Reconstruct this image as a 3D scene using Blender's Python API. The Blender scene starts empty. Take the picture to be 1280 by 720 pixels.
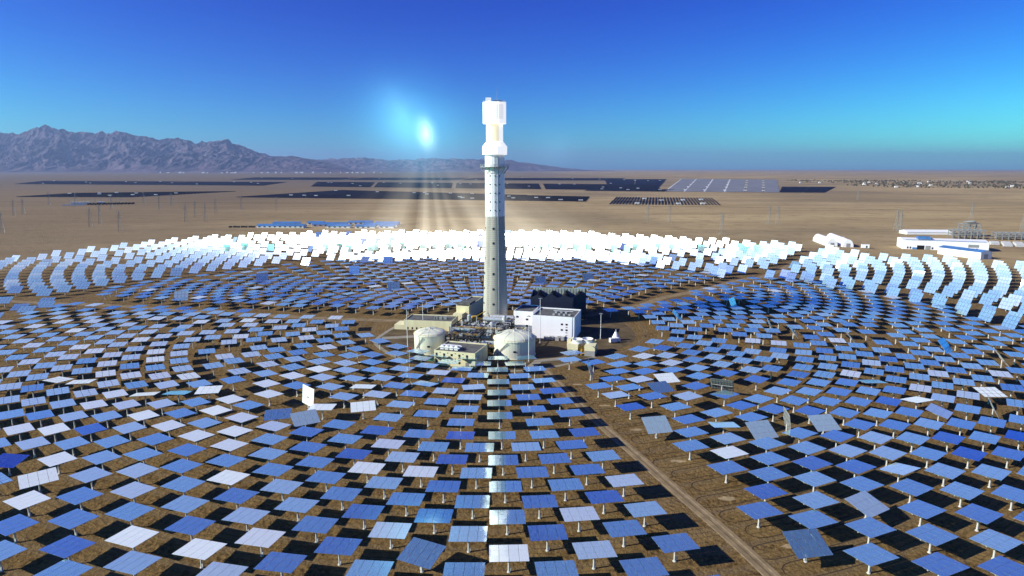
import bpy, bmesh, math, random
from mathutils import Vector, Matrix, noise
R = math.radians
S = bpy.context.scene
COL = S.collection
random.seed(7)

# ------------------------------------------------------------------ camera, sky, sun, exposure
cam_d = bpy.data.cameras.new('camera'); cam = bpy.data.objects.new('camera', cam_d); COL.objects.link(cam)
cam.location = (0, 0, 100)
PITCH = math.atan(149 / 800)
cam.rotation_euler = (math.pi / 2 - PITCH, 0, 0)
cam_d.sensor_width = 36; cam_d.lens = 22.5
cam_d.clip_start = 1; cam_d.clip_end = 120000
S.camera = cam
S.render.resolution_x = 1024; S.render.resolution_y = 576

SUN = Vector((-.853, -.228, .469)).normalized()          # towards the sun
SUN_EL = math.asin(SUN.z); SUN_AZ = math.atan2(SUN.x, SUN.y)
W = bpy.data.worlds.new('World'); S.world = W; W.use_nodes = True
wn, wl = W.node_tree.nodes, W.node_tree.links
sky = wn.new('ShaderNodeTexSky'); sky.sky_type = 'NISHITA'; sky.sun_disc = False
sky.sun_elevation = SUN_EL; sky.sun_rotation = SUN_AZ
sky.altitude = 1100; sky.air_density = 1.0; sky.dust_density = .9; sky.ozone_density = 4.0
bg = wn['Background']; bg.inputs['Strength'].default_value = .1
sep = wn.new('ShaderNodeSeparateColor'); com = wn.new('ShaderNodeCombineColor'); wl.new(sky.outputs[0], sep.inputs[0])
for i, (g_, k_) in enumerate(((2.5, .75), (2.7, 2.4), (1.3, 1.3))):       # deep, dry winter sky: each channel steepened
    a_ = wn.new('ShaderNodeMath'); a_.operation = 'MULTIPLY'; a_.inputs[1].default_value = .1; wl.new(sep.outputs[i], a_.inputs[0])
    p_ = wn.new('ShaderNodeMath'); p_.operation = 'POWER'; p_.inputs[1].default_value = g_; wl.new(a_.outputs[0], p_.inputs[0])
    m_ = wn.new('ShaderNodeMath'); m_.operation = 'MULTIPLY'; m_.inputs[1].default_value = k_ * 10; wl.new(p_.outputs[0], m_.inputs[0])
    wl.new(m_.outputs[0], com.inputs[i])
wl.new(com.outputs[0], bg.inputs['Color'])

sd = bpy.data.lights.new('sun', 'SUN'); so = bpy.data.objects.new('sun', sd); COL.objects.link(so)
sd.energy = 5.0; sd.angle = R(.5); sd.color = (1, .95, .86)
so.rotation_euler = SUN.to_track_quat('Z', 'Y').to_euler(); so.location = (-300, -100, 300)

S.view_settings.view_transform = 'Standard'; S.view_settings.look = 'None'
S.view_settings.exposure = .42; S.view_settings.gamma = 1
S.render.engine = 'CYCLES'
S.cycles.max_bounces = 6; S.cycles.glossy_bounces = 4; S.cycles.diffuse_bounces = 2; S.cycles.volume_bounces = 0
S.cycles.transparent_max_bounces = 6
S.cycles.sample_clamp_indirect = 8; S.cycles.caustics_reflective = False; S.cycles.caustics_refractive = False

# ------------------------------------------------------------------ helpers
class MB:
    """collects simple solids and links them as one mesh"""
    def __init__(s): s.v = []; s.f = []; s.m = []; s.uv = {}; s.att = []
    def add(s, vs, fs, mat=0):
        o = len(s.v); s.v += [tuple(v) for v in vs]
        for f in fs: s.f.append([o + i for i in f]); s.m.append(mat)
        return s
    def box(s, c, d, rz=0, mat=0, M=None):
        x, y, z = d[0] / 2, d[1] / 2, d[2] / 2
        vs = [Vector((a * x, b * y, e * z)) for e in (-1, 1) for a, b in ((-1, -1), (1, -1), (1, 1), (-1, 1))]
        if rz: vs = [Matrix.Rotation(rz, 3, 'Z') @ v for v in vs]
        vs = [v + Vector(c) for v in vs]
        if M is not None: vs = [M @ v for v in vs]
        return s.add(vs, [(3, 2, 1, 0), (4, 5, 6, 7), (0, 1, 5, 4), (1, 2, 6, 5), (2, 3, 7, 6), (3, 0, 4, 7)], mat)
    def prism(s, pts, z0, z1, mat=0, top=None):
        n = len(pts)
        vs = [(p[0], p[1], z0) for p in pts] + [(p[0], p[1], z1) for p in pts]
        s.add(vs, [tuple(range(n - 1, -1, -1))] + [(i, (i + 1) % n, n + (i + 1) % n, n + i) for i in range(n)], mat)
        return s.add([(p[0], p[1], z1) for p in pts], [tuple(range(n))], mat if top is None else top)
    def tube(s, p0, p1, r0, r1=None, n=8, mat=0, cap=True):
        p0, p1 = Vector(p0), Vector(p1); r1 = r0 if r1 is None else r1
        q = (p1 - p0).to_track_quat('Z', 'Y')
        vs = []
        for p, r in ((p0, r0), (p1, r1)):
            for k in range(n):
                a = 2 * math.pi * k / n; vs.append(p + q @ Vector((r * math.cos(a), r * math.sin(a), 0)))
        fs = [(k, (k + 1) % n, n + (k + 1) % n, n + k) for k in range(n)]
        if cap: fs += [tuple(range(n - 1, -1, -1)), tuple(range(n, 2 * n))]
        return s.add(vs, fs, mat)
    def lathe(s, prof, n=32, c=(0, 0), mat=0, rot=0):
        vs = [(c[0] + r * math.cos(rot + 2 * math.pi * k / n), c[1] + r * math.sin(rot + 2 * math.pi * k / n), z) for r, z in prof for k in range(n)]
        fs = [(i * n + k, i * n + (k + 1) % n, (i + 1) * n + (k + 1) % n, (i + 1) * n + k) for i in range(len(prof) - 1) for k in range(n)]
        fs.append(tuple(range((len(prof) - 1) * n, len(prof) * n)))
        return s.add(vs, fs, mat)
    def quad(s, pts, mat=0): return s.add(pts, [tuple(range(len(pts)))], mat)
    def build(s, name, mats, parent=None, loc=None, rz=0, smooth=False):
        me = bpy.data.meshes.new(name); me.from_pydata(s.v, [], s.f)
        for m in (mats if isinstance(mats, (list, tuple)) else [mats]): me.materials.append(m)
        me.polygons.foreach_set('material_index', s.m)
        if smooth: me.shade_smooth()
        o = bpy.data.objects.new(name, me); COL.objects.link(o)
        if parent is not None: o.parent = parent
        if loc is not None: o.location = loc
        if rz: o.rotation_euler.z = rz
        return o

def tag(o, label=None, cat=None, group=None, kind=None):
    if label: o['label'] = label
    if cat: o['category'] = cat
    if group: o['group'] = group
    if kind: o['kind'] = kind
    return o
def empty(name, loc=(0, 0, 0), rz=0):
    o = bpy.data.objects.new(name, None); COL.objects.link(o); o.location = loc; o.rotation_euler.z = rz
    o.empty_display_size = 1
    return o
def dup(root, loc, rz=0):
    r = root.copy(); COL.objects.link(r); r.location = loc; r.rotation_euler.z = rz
    for ch in list(root.children):
        c = ch.copy(); COL.objects.link(c); c.parent = r
        for g in list(ch.children):
            d = g.copy(); COL.objects.link(d); d.parent = c
    return r

# ------------------------------------------------------------------ materials
def mat(name, col, rough=.7, metal=0, noise_amt=.12, noise_scale=.6, spec=.3, streak=False, bump=0):
    m = bpy.data.materials.new(name); m.use_nodes = True; n, l = m.node_tree.nodes, m.node_tree.links
    b = n['Principled BSDF']; b.inputs['Roughness'].default_value = rough; b.inputs['Metallic'].default_value = metal
    b.inputs['Specular IOR Level'].default_value = spec
    tc = n.new('ShaderNodeTexCoord'); nz = n.new('ShaderNodeTexNoise'); nz.inputs['Scale'].default_value = noise_scale; nz.inputs['Detail'].default_value = 6
    if streak:
        mp = n.new('ShaderNodeMapping'); mp.inputs['Scale'].default_value = (1, 1, .12); l.new(tc.outputs['Object'], mp.inputs[0]); l.new(mp.outputs[0], nz.inputs['Vector'])
    else: l.new(tc.outputs['Object'], nz.inputs['Vector'])
    rp = n.new('ShaderNodeMapRange'); rp.inputs['From Min'].default_value = .3; rp.inputs['From Max'].default_value = .7
    rp.inputs['To Min'].default_value = 1 - noise_amt; rp.inputs['To Max'].default_value = 1 + noise_amt
    l.new(nz.outputs[0], rp.inputs[0])
    mx = n.new('ShaderNodeMix'); mx.data_type = 'RGBA'; mx.blend_type = 'MULTIPLY'; mx.inputs[0].default_value = 1
    mx.inputs[6].default_value = (*col, 1); l.new(rp.outputs[0], mx.inputs[7]); l.new(mx.outputs[2], b.inputs['Base Color'])
    if bump:
        bp = n.new('ShaderNodeBump'); bp.inputs['Strength'].default_value = bump; l.new(nz.outputs[0], bp.inputs['Height']); l.new(bp.outputs[0], b.inputs['Normal'])
    return m

def mirror_mat(name, stuff):
    m = bpy.data.materials.new(name); m.use_nodes = True; n, l = m.node_tree.nodes, m.node_tree.links
    out = n['Material Output']; b = n['Principled BSDF']
    b.inputs['Metallic'].default_value = 1; b.inputs['Base Color'].default_value = (.84, .92, .95, 1); b.inputs['Roughness'].default_value = .25 if stuff else .07
    d = n.new('ShaderNodeBsdfDiffuse'); d.inputs['Color'].default_value = (.78, .78, .74, 1)
    tc = n.new('ShaderNodeTexCoord'); mp = n.new('ShaderNodeMapping'); mp.inputs['Scale'].default_value = (5, .5, 1)
    nz = n.new('ShaderNodeTexNoise'); nz.inputs['Scale'].default_value = .9; nz.inputs['Detail'].default_value = 4
    l.new(tc.outputs['Object'], mp.inputs[0]); l.new(mp.outputs[0], nz.inputs['Vector'])
    if stuff:
        at = n.new('ShaderNodeAttribute'); at.attribute_name = 'dust'; dv = at.outputs['Fac']  # also carries glare painted into the far mirrors' whiteness
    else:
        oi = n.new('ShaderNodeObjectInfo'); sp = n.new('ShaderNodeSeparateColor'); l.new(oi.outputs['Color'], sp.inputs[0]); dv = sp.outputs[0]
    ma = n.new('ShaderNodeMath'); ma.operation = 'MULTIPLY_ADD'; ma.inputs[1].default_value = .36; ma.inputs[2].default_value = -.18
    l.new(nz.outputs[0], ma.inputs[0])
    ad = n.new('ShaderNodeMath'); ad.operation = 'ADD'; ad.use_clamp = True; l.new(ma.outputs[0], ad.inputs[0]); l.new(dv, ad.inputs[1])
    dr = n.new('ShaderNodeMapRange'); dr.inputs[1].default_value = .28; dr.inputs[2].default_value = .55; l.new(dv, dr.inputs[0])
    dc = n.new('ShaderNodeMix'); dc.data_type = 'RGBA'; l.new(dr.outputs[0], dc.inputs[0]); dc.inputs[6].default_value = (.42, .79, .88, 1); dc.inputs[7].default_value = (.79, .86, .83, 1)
    l.new(dc.outputs[2], d.inputs['Color'])                    # thin film's blue green stands in for reflected sky, thick dust is off-white
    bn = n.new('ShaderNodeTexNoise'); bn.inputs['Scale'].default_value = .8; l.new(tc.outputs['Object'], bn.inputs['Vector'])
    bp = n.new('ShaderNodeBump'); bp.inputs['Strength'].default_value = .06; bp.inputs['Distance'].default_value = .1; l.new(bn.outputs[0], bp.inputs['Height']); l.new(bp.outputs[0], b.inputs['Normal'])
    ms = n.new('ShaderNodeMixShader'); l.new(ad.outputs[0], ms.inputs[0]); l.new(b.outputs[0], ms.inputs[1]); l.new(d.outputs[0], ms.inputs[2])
    last = ms
    if stuff:                                           # joints between the facets
        uv = n.new('ShaderNodeUVMap'); uv.uv_map = 'UVMap'
        br = n.new('ShaderNodeTexBrick'); br.offset = 0; br.inputs['Scale'].default_value = 1; br.inputs['Mortar Size'].default_value = .008
        br.inputs['Brick Width'].default_value = .25; br.inputs['Row Height'].default_value = .3334; br.inputs['Mortar Smooth'].default_value = 0
        l.new(uv.outputs[0], br.inputs['Vector'])
        dk = n.new('ShaderNodeBsdfDiffuse'); dk.inputs['Color'].default_value = (.05, .05, .05, 1)
        m2 = n.new('ShaderNodeMixShader'); l.new(br.outputs['Fac'], m2.inputs[0]); l.new(ms.outputs[0], m2.inputs[1]); l.new(dk.outputs[0], m2.inputs[2]); last = m2
    l.new(last.outputs[0], out.inputs['Surface'])
    return m

TX, TY = -10.5, 397.3
def ground_mat():
    m = bpy.data.materials.new('desert soil'); m.use_nodes = True; n, l = m.node_tree.nodes, m.node_tree.links
    b = n['Principled BSDF']; b.inputs['Roughness'].default_value = .95; b.inputs['Specular IOR Level'].default_value = .1
    tc = n.new('ShaderNodeTexCoord')
    def nz(scale, det=6, rough=.55, vec=None):
        t = n.new('ShaderNodeTexNoise'); t.inputs['Scale'].default_value = scale; t.inputs['Detail'].default_value = det; t.inputs['Roughness'].default_value = rough
        l.new(vec if vec else tc.outputs['Object'], t.inputs['Vector']); return t.outputs[0]
    def mth(op, a, b_=None, c=None, clamp=False):
        t = n.new('ShaderNodeMath'); t.operation = op; t.use_clamp = clamp
        for i, v in enumerate((a, b_, c)):
            if v is None: continue
            if isinstance(v, (int, float)): t.inputs[i].default_value = v
            else: l.new(v, t.inputs[i])
        return t.outputs[0]
    def mrange(v, a, b_, c=0, d=1, smooth=True):
        t = n.new('ShaderNodeMapRange'); t.interpolation_type = 'SMOOTHSTEP' if smooth else 'LINEAR'
        for i, x in enumerate((a, b_, c, d)): t.inputs[i + 1].default_value = x
        l.new(v, t.inputs[0]); return t.outputs[0]
    def mix(f, a, b_, mode='MIX'):
        t = n.new('ShaderNodeMix'); t.data_type = 'RGBA'; t.blend_type = mode
        if isinstance(f, (int, float)): t.inputs[0].default_value = f
        else: l.new(f, t.inputs[0])
        for i, v in ((6, a), (7, b_)):
            if isinstance(v, tuple): t.inputs[i].default_value = (*v, 1)
            else: l.new(v, t.inputs[i])
        return t.outputs[2]
    sx = n.new('ShaderNodeSeparateXYZ'); l.new(tc.outputs['Object'], sx.inputs[0])
    dx = mth('ADD', sx.outputs[0], -TX); dy = mth('ADD', sx.outputs[1], -TY - 8)
    rad = mth('SQRT', mth('ADD', mth('MULTIPLY', dx, dx), mth('MULTIPLY', dy, dy)))
    big = nz(.012, 5); mid = nz(.09, 6); fine = nz(.7, 7, .65)
    # soil of the mirror field, worn in bands by the vehicles that circle the tower
    wob = mth('MULTIPLY_ADD', mid, 3.0, rad)
    wave = mth('SINE', mth('MULTIPLY', wob, 2 * math.pi / 8.6))
    wave2 = mth('SINE', mth('MULTIPLY', wob, 2 * math.pi / 2.15))
    field = mix(mrange(fine, .3, .7), (.05, .03, .01), (.28, .175, .062))
    field = mix(mrange(mid, .35, .7), field, (.23, .15, .058))
    field = mix(mth('MULTIPLY', mrange(wave, .2, .9), .55), field, (.2, .14, .07))
    field = mix(mth('MULTIPLY', mrange(wave2, .75, 1), mth('MULTIPLY', mrange(mid, .4, .6), .45)), field, (.04, .025, .01))
    # open desert: pale gravel with long streaks
    mp = n.new('ShaderNodeMapping'); mp.inputs['Scale'].default_value = (.0012, .006, 1); l.new(tc.outputs['Object'], mp.inputs[0])
    st = n.new('ShaderNodeTexNoise'); st.inputs['Scale'].default_value = 1; st.inputs['Detail'].default_value = 8; st.inputs['Roughness'].default_value = .6
    l.new(mp.outputs[0], st.inputs['Vector'])
    des = mix(mrange(st.outputs[0], .35, .68), (.34, .245, .118), (.52, .385, .19))
    des = mix(mth('MULTIPLY', mrange(nz(.0011, 6), .45, .62), .75), des, (.24, .18, .1))
    des = mix(mth('MULTIPLY', mrange(nz(.03, 6), .5, .7), .5), des, (.2, .14, .07))
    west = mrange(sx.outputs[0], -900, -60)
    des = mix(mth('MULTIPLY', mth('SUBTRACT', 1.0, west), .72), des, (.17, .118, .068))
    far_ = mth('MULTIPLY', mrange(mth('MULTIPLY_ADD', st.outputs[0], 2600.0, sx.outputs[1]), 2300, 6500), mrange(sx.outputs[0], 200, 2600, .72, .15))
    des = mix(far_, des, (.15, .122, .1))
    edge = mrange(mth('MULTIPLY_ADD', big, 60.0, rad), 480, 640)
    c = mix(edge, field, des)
    l.new(c, b.inputs['Base Color'])
    bp = n.new('ShaderNodeBump'); bp.inputs['Strength'].default_value = .9; bp.inputs['Distance'].default_value = 1.0
    l.new(mth('ADD', fine, mth('MULTIPLY', mid, 1.5)), bp.inputs['Height']); l.new(bp.outputs[0], b.inputs['Normal'])
    return m

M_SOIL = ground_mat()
M_ROAD = mat('packed dirt', (.25, .185, .1), .95, noise_amt=.3, noise_scale=.25, spec=.1)
M_RUT = mat('wheel rut', (.07, .05, .03), .95, noise_amt=.3, noise_scale=.5, spec=.05)
M_RUTL = mat('shallow rut', (.15, .11, .06), .95, noise_amt=.35, noise_scale=.4, spec=.05)
M_MOUND = mat('loose pale soil', (.36, .27, .15), .95, noise_amt=.3, noise_scale=.6, spec=.05)
M_PAVE = mat('yard gravel', (.12, .088, .045), .95, noise_amt=.35, noise_scale=.15, spec=.1)
M_CONC = mat('kerb concrete', (.3, .27, .2), .85, noise_amt=.15, noise_scale=.4)
M_MIRROR = mirror_mat('mirror glass', False)
M_MIRROR_S = mirror_mat('mirror glass far', True)
M_WHITE = mat('white painted steel', (.8, .8, .77), .45, noise_amt=.06)
M_GALV = mat('galvanised steel', (.34, .35, .34), .5, .3, noise_amt=.2, noise_scale=2)
M_BACK = mat('mirror back', (.3, .3, .29), .7, noise_amt=.1)
M_DARK = mat('dark opening', (.012, .012, .014), .4, noise_amt=0)
M_CREAM = mat('cream render', (.74, .68, .42), .85, noise_amt=.1, noise_scale=.3, streak=True)
M_TANK = mat('pale green tank cladding', (.72, .72, .56), .55, noise_amt=.06, noise_scale=.3, streak=True)
M_HALL = mat('white hall cladding', (.86, .86, .86), .6, noise_amt=.03, noise_scale=.2, streak=True)
M_ROOF = mat('grey roof felt', (.12, .12, .11), .9, noise_amt=.3, noise_scale=.3)
M_NAVY = mat('navy windwall', (.016, .022, .045), .6, noise_amt=.25, noise_scale=.4)
M_NAVYL = mat('pale green louvre', (.34, .4, .36), .7, noise_amt=.2, noise_scale=.5)
M_STEEL = mat('dark steelwork', (.035, .035, .035), .6, .3, noise_amt=.3, noise_scale=1)
M_PIPE = mat('lagged pipe', (.62, .62, .6), .35, .5, noise_amt=.2, noise_scale=.8)
M_YEL = mat('yellow paint', (.62, .38, .05), .6, noise_amt=.15)
M_RED = mat('red paint', (.5, .05, .03), .6)
M_GREEN = mat('green paint', (.1, .3, .2), .6)
M_BLUE = mat('blue sheet roof', (.07, .19, .42), .5, noise_amt=.2, noise_scale=.1)
M_PV = mat('solar cell glass', (.010, .011, .015), .6, noise_amt=.3, noise_scale=.01, spec=.1)
M_PVG = mat('solar cell glass with sky sheen', (.2, .2, .2), .6, noise_amt=.2, noise_scale=.01)  # lighter grey stands in for sky reflected by the panels
M_TREE = mat('dry foliage', (.07, .065, .045), .9, noise_amt=.4, noise_scale=.02)
M_TOWN = mat('pale town walls', (.75, .74, .72), .8, noise_amt=.05)
M_ROCK = None

# ------------------------------------------------------------------ terrain
g = MB()
xs = [-60000, -12000, -3000, -900, 900, 3000, 12000, 60000]; ys = [-3000, -200, 1200, 3000, 8000, 20000, 70000]
for i in range(len(xs) - 1):
    for j in range(len(ys) - 1):
        g.quad([(xs[i], ys[j], 0), (xs[i + 1], ys[j], 0), (xs[i + 1], ys[j + 1], 0), (xs[i], ys[j + 1], 0)])
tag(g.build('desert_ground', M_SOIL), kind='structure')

def rock_mat():
    m = bpy.data.materials.new('mountain rock with haze tint'); m.use_nodes = True; n, l = m.node_tree.nodes, m.node_tree.links
    b = n['Principled BSDF']; b.inputs['Roughness'].default_value = .95; b.inputs['Specular IOR Level'].default_value = .05
    tc = n.new('ShaderNodeTexCoord'); t = n.new('ShaderNodeTexNoise'); t.inputs['Scale'].default_value = .0012; t.inputs['Detail'].default_value = 9; t.inputs['Roughness'].default_value = .65
    l.new(tc.outputs['Object'], t.inputs['Vector'])
    r = n.new('ShaderNodeValToRGB'); r.color_ramp.elements[0].position = .35; r.color_ramp.elements[1].position = .68
    r.color_ramp.elements[0].color = (.045, .036, .065, 1); r.color_ramp.elements[1].color = (.21, .155, .175, 1)  # purple blue puts part of the haze tint into the rock
    l.new(t.outputs[0], r.inputs[0]); l.new(r.outputs[0], b.inputs['Base Color'])
    return m
M_ROCK = rock_mat()
def mountains(name, prof, d0, d1, nx, ny, rough, seed, lab):
    """a real range: foothills at distance d0, crest near d1; prof = crest (bearing in tan, height)"""
    mb = MB(); t0, t1 = prof[0][0], prof[-1][0]
    def crest(t):
        for (a, h), (b, k) in zip(prof, prof[1:]):
            if t <= b: return h + (k - h) * (t - a) / (b - a)
        return prof[-1][1]
    for j in range(ny + 1):
        v = j / ny; D = d0 + (d1 - d0) * v * 1.25
        for i in range(nx + 1):
            t = t0 + (t1 - t0) * i / nx; x = t * D; p = Vector((x / 2000 + seed, D / 4200, seed))
            rid = noise.ridged_multi_fractal(p, .95, 2.1, 7, 1.0, 2.0)            # 0..~2
            fin = noise.ridged_multi_fractal(p * 4.5, .9, 2.1, 6, 1.0, 2.0) - 1
            env = min(1, v / .8) ** 1.15 if v <= .8 else max(0, 1 - (v - .8) / .2 * .8)
            rg = rough * (1.25 - .85 * min(1, v / .8)); h = crest(t) * .93 * env * (1 - rg + rg * rid * .75) + crest(t) * .085 * fin * min(1, v * 4)
            mb.v.append((x, D, max(-20, h - 12)))
    for j in range(ny):
        for i in range(nx):
            a = j * (nx + 1) + i; mb.f.append([a, a + 1, a + nx + 2, a + nx + 1]); mb.m.append(0)
    return tag(mb.build(name, M_ROCK, smooth=False), kind='structure')
def crest_pts(l, D): return [((x - 640) / 800 * 1.0, max(0, (211 - y) / 800 * D * 1.02)) for x, y in l]
mountains('mountain_range', crest_pts([(-260, 178), (-160, 170), (-60, 166), (0, 164), (40, 164), (72, 158), (110, 163), (140, 164), (165, 163), (195, 170), (235, 171), (255, 176), (292, 172), (310, 178), (330, 185), (355, 190), (380, 193), (410, 198), (430, 204), (450, 211)], 23500), 17500, 23500, 420, 130, .5, 3.1, '')
mountains('far_mountain_range', crest_pts([(330, 208), (380, 194), (440, 191), (500, 193), (560, 191), (600, 193), (640, 196), (690, 204), (730, 209), (780, 211)], 26500), 26000, 31000, 240, 50, .5, 8.7, '')

# ------------------------------------------------------------------ roads and yard
def strip(name, pts, w, z, m, kind='structure'):
    mb = MB(); L = []
    for k, p in enumerate(pts):
        a = Vector(pts[max(0, k - 1)]); b = Vector(pts[min(len(pts) - 1, k + 1)]); d = (b - a).normalized(); nrm = Vector((-d.y, d.x))
        ww = w[k] if isinstance(w, list) else w
        L.append((Vector(p) + nrm * ww / 2, Vector(p) - nrm * ww / 2))
    for (a, b), (c, d) in zip(L, L[1:]): mb.quad([(b.x, b.y, z), (d.x, d.y, z), (c.x, c.y, z), (a.x, a.y, z)])
    o = mb.build(name, m)
    if kind: o['kind'] = kind
    return o
def smooth_pts(P, n=6):
    P = [Vector(p) for p in P]; out = []
    for i in range(len(P) - 1):
        p0, p1, p2, p3 = P[max(0, i - 1)], P[i], P[i + 1], P[min(len(P) - 1, i + 2)]
        for k in range(n):
            t = k / n
            out.append(.5 * ((2 * p1) + (p2 - p0) * t + (2 * p0 - 5 * p1 + 4 * p2 - p3) * t * t + (3 * p1 - p0 - 3 * p2 + p3) * t ** 3))
    out.append(P[-1]); return [(p.x, p.y) for p in out]
OVAL = [(-80.8, 368.2), (-71.7, 346), (-57.5, 327.7), (-39, 315.1), (-16.1, 308.5), (8.1, 309.8), (24.8, 317.9), (45.4, 333.6), (70.3, 362.8), (76, 392), (68, 425), (47.8, 448), (15, 462), (-23.8, 465.4), (-56.8, 443.8), (-74.1, 405)]
ring = smooth_pts(OVAL + [OVAL[0]], 5)
y_ = MB(); y_.quad([(x, y, .02) for x, y in ring[:-1]]); tag(y_.build('plant_yard', M_PAVE), kind='structure')
strip('ring_road', smooth_pts(OVAL[-1:] + OVAL[:8], 6), 2.4, .07, M_CONC)
ROADS = [[(16.2, 311.2), (32.9, 249.3), (45.0, 210.0), (52.6, 185.3), (58.9, 165.7), (64.6, 145.6), (67.6, 132.1)], [(-27.5, 412.5), (-53.5, 417.0), (-75.0, 417.0), (-130.5, 424.0), (-160.3, 431.2), (-221.6, 443.8), (-290.6, 464.0), (-351.2, 474.1), (-424.4, 489.2)], [(46.7, 428.8), (68.2, 443.8), (95.2, 465.4), (120.0, 495.5), (152.9, 522.4), (203.4, 572.6), (244.7, 603.7), (321.2, 707.5), (422.9, 852.7), (474.3, 911.4)]]
strip('dirt_road', smooth_pts(ROADS[0]), 4.4, .05, M_ROAD)
def offset(pts, d):
    out = []
    for k, p in enumerate(pts):
        a = Vector(pts[max(0, k - 1)]); q = Vector(pts[min(len(pts) - 1, k + 1)]); t = (q - a).normalized(); out.append((p[0] - t.y * d, p[1] + t.x * d))
    return out
for d_, w_, m_ in ((.9, .5, M_MOUND), (-.3, .45, M_RUTL), (-2.1, .4, M_MOUND)):
    strip('wheel_track', offset(smooth_pts(ROADS[0]), d_), w_, .056, m_)
strip('west_road', smooth_pts(ROADS[1]), 7.0, .05, M_ROAD)
strip('east_road', smooth_pts(ROADS[2]), 7.5, .05, M_ROAD)
strip('yard_road', [(-78, 372), (-60, 376), (-30, 372)], 6, .09, M_CONC)
strip('yard_path', [(8, 310), (14, 326), (30, 331)], 5, .09, M_CONC)
strip('desert_track', smooth_pts([(-1250, 1180), (-700, 1090), (-420, 1060), (-200, 1030), (200, 1075), (420, 1045), (900, 1020)]), 6, .05, M_ROAD)
strip('desert_track', smooth_pts([(-1900, 1700), (-800, 1500), (400, 1620), (1700, 1330)]), 8, .06, M_ROAD)
strip('desert_track', smooth_pts([(-1900, 2010), (-900, 1930), (300, 1780), (1500, 1420), (2300, 1300)]), 9, .07, M_RUT)

# wheel ruts that turn back at the edge of the right-hand field
C0 = (-11.1, 412.5)
for k, r in enumerate([131, 141, 151, 160, 169, 178, 187, 196, 206, 216, 225, 234, 243, 252, 261, 270, 279]):
    a0, a1 = R(17.0 + (k % 3) * .5), R(24.5 + (k % 2) * 2); w = 3.4; P = []
    for q in range(7): a = a1 + (a0 - a1) * q / 6; P.append((C0[0] + (r + w) * math.sin(a), C0[1] - (r + w) * math.cos(a)))
    for q in range(1, 6):
        th = math.pi * q / 6; a = a0 - R(.9) * math.sin(th); rr = r + w * math.cos(th); P.append((C0[0] + rr * math.sin(a), C0[1] - rr * math.cos(a)))
    for q in range(7): a = a0 + (a1 - a0) * q / 6; P.append((C0[0] + (r - w) * math.sin(a), C0[1] - (r - w) * math.cos(a)))
    strip('wheel_rut', P, .38, .03, M_RUT)
    if k % 3 == 0:                                     # a scrape of pale spoil beside some of them
        mb = MB(); a = a0 + R(1.6); c = (C0[0] + r * math.sin(a), C0[1] - r * math.cos(a)); P = []
        for q in range(14):
            t = 2 * math.pi * q / 14; s_ = .7 + .6 * random.random(); P.append((c[0] + 2.6 * s_ * math.cos(t), c[1] + 1.1 * s_ * math.sin(t), .035))
        mb.quad(P); tag(mb.build('spoil_patch', M_MOUND), kind='structure')

# ------------------------------------------------------------------ solar tower
tower = empty('solar_tower', (TX, TY, 0))
tag(tower, 'tall solar tower, grey concrete below and white receiver head above', 'tower')
def tower_mat():
    m = mat('board marked concrete', (.46, .44, .37), .85, noise_amt=.14, noise_scale=.25, streak=True); n, l = m.node_tree.nodes, m.node_tree.links
    b = n['Principled BSDF']; src = b.inputs['Base Color'].links[0].from_socket
    tc = n.new('ShaderNodeTexCoord'); w = n.new('ShaderNodeTexWave'); w.bands_direction = 'Z'; w.inputs['Scale'].default_value = .26; w.inputs['Distortion'].default_value = .6; w.inputs['Detail'].default_value = 2
    l.new(tc.outputs['Object'], w.inputs['Vector'])
    r = n.new('ShaderNodeMapRange'); r.inputs[1].default_value = 0; r.inputs[2].default_value = .25; r.inputs[3].default_value = .78; r.inputs[4].default_value = 1; l.new(w.outputs['Fac'], r.inputs[0])
    x = n.new('ShaderNodeMix'); x.data_type = 'RGBA'; x.blend_type = 'MULTIPLY'; x.inputs[0].default_value = 1; l.new(src, x.inputs[6]); l.new(r.outputs[0], x.inputs[7]); l.new(x.outputs[2], b.inputs['Base Color'])
    return m
M_TOWER = tower_mat()
M_TWHITE = mat('white tower paint', (.88, .88, .86), .5, noise_amt=.03, noise_scale=.2, streak=True)
M_HEAD = mat('receiver shield with added glow', (.88, .88, .86), .5, noise_amt=.02)
b_ = M_HEAD.node_tree.nodes['Principled BSDF']; b_.inputs['Emission Color'].default_value = (1, .98, .92, 1); b_.inputs['Emission Strength'].default_value = .55   # added glow stands in for the mirrors' light on the head
M_RECV = mat('receiver tube panel with added glow', (.86, .76, .5), .4, noise_amt=.05)
b_ = M_RECV.node_tree.nodes['Principled BSDF']; b_.inputs['Emission Color'].default_value = (1, .88, .55, 1); b_.inputs['Emission Strength'].default_value = .45  # warm emission added so the panels look lit by the beams
RAD = lambda z: 8.1 - (8.1 - 6.0) * min(1, z / 71)
MB().lathe([(RAD(z), z) for z in range(0, 72, 3)] + [(5.98, 71.3)], 48).build('concrete_shaft', M_TOWER, tower)
MB().lathe([(6.05, 71.3), (6.0, 108.4)], 20).build('white_shaft', M_TWHITE, tower)
gal = MB(); gal.lathe([(6.1, 100.9), (9.0, 100.9), (9.0, 101.3), (6.1, 101.3)], 24)
gl = gal.build('gallery', M_GALV, tower)
rl = MB()
for k in range(24):
    a = 2 * math.pi * k / 24; c, s_ = math.cos(a), math.sin(a)
    rl.tube((8.9 * c, 8.9 * s_, 101.3), (8.9 * c, 8.9 * s_, 102.6), .09, n=5)
    a2 = 2 * math.pi * (k + 1) / 24
    for z in (101.9, 102.6): rl.tube((8.9 * c, 8.9 * s_, z), (8.9 * math.cos(a2), 8.9 * math.sin(a2), z), .08, n=5)
rl.build('railing', M_GALV, gl)
bk = MB()
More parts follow.
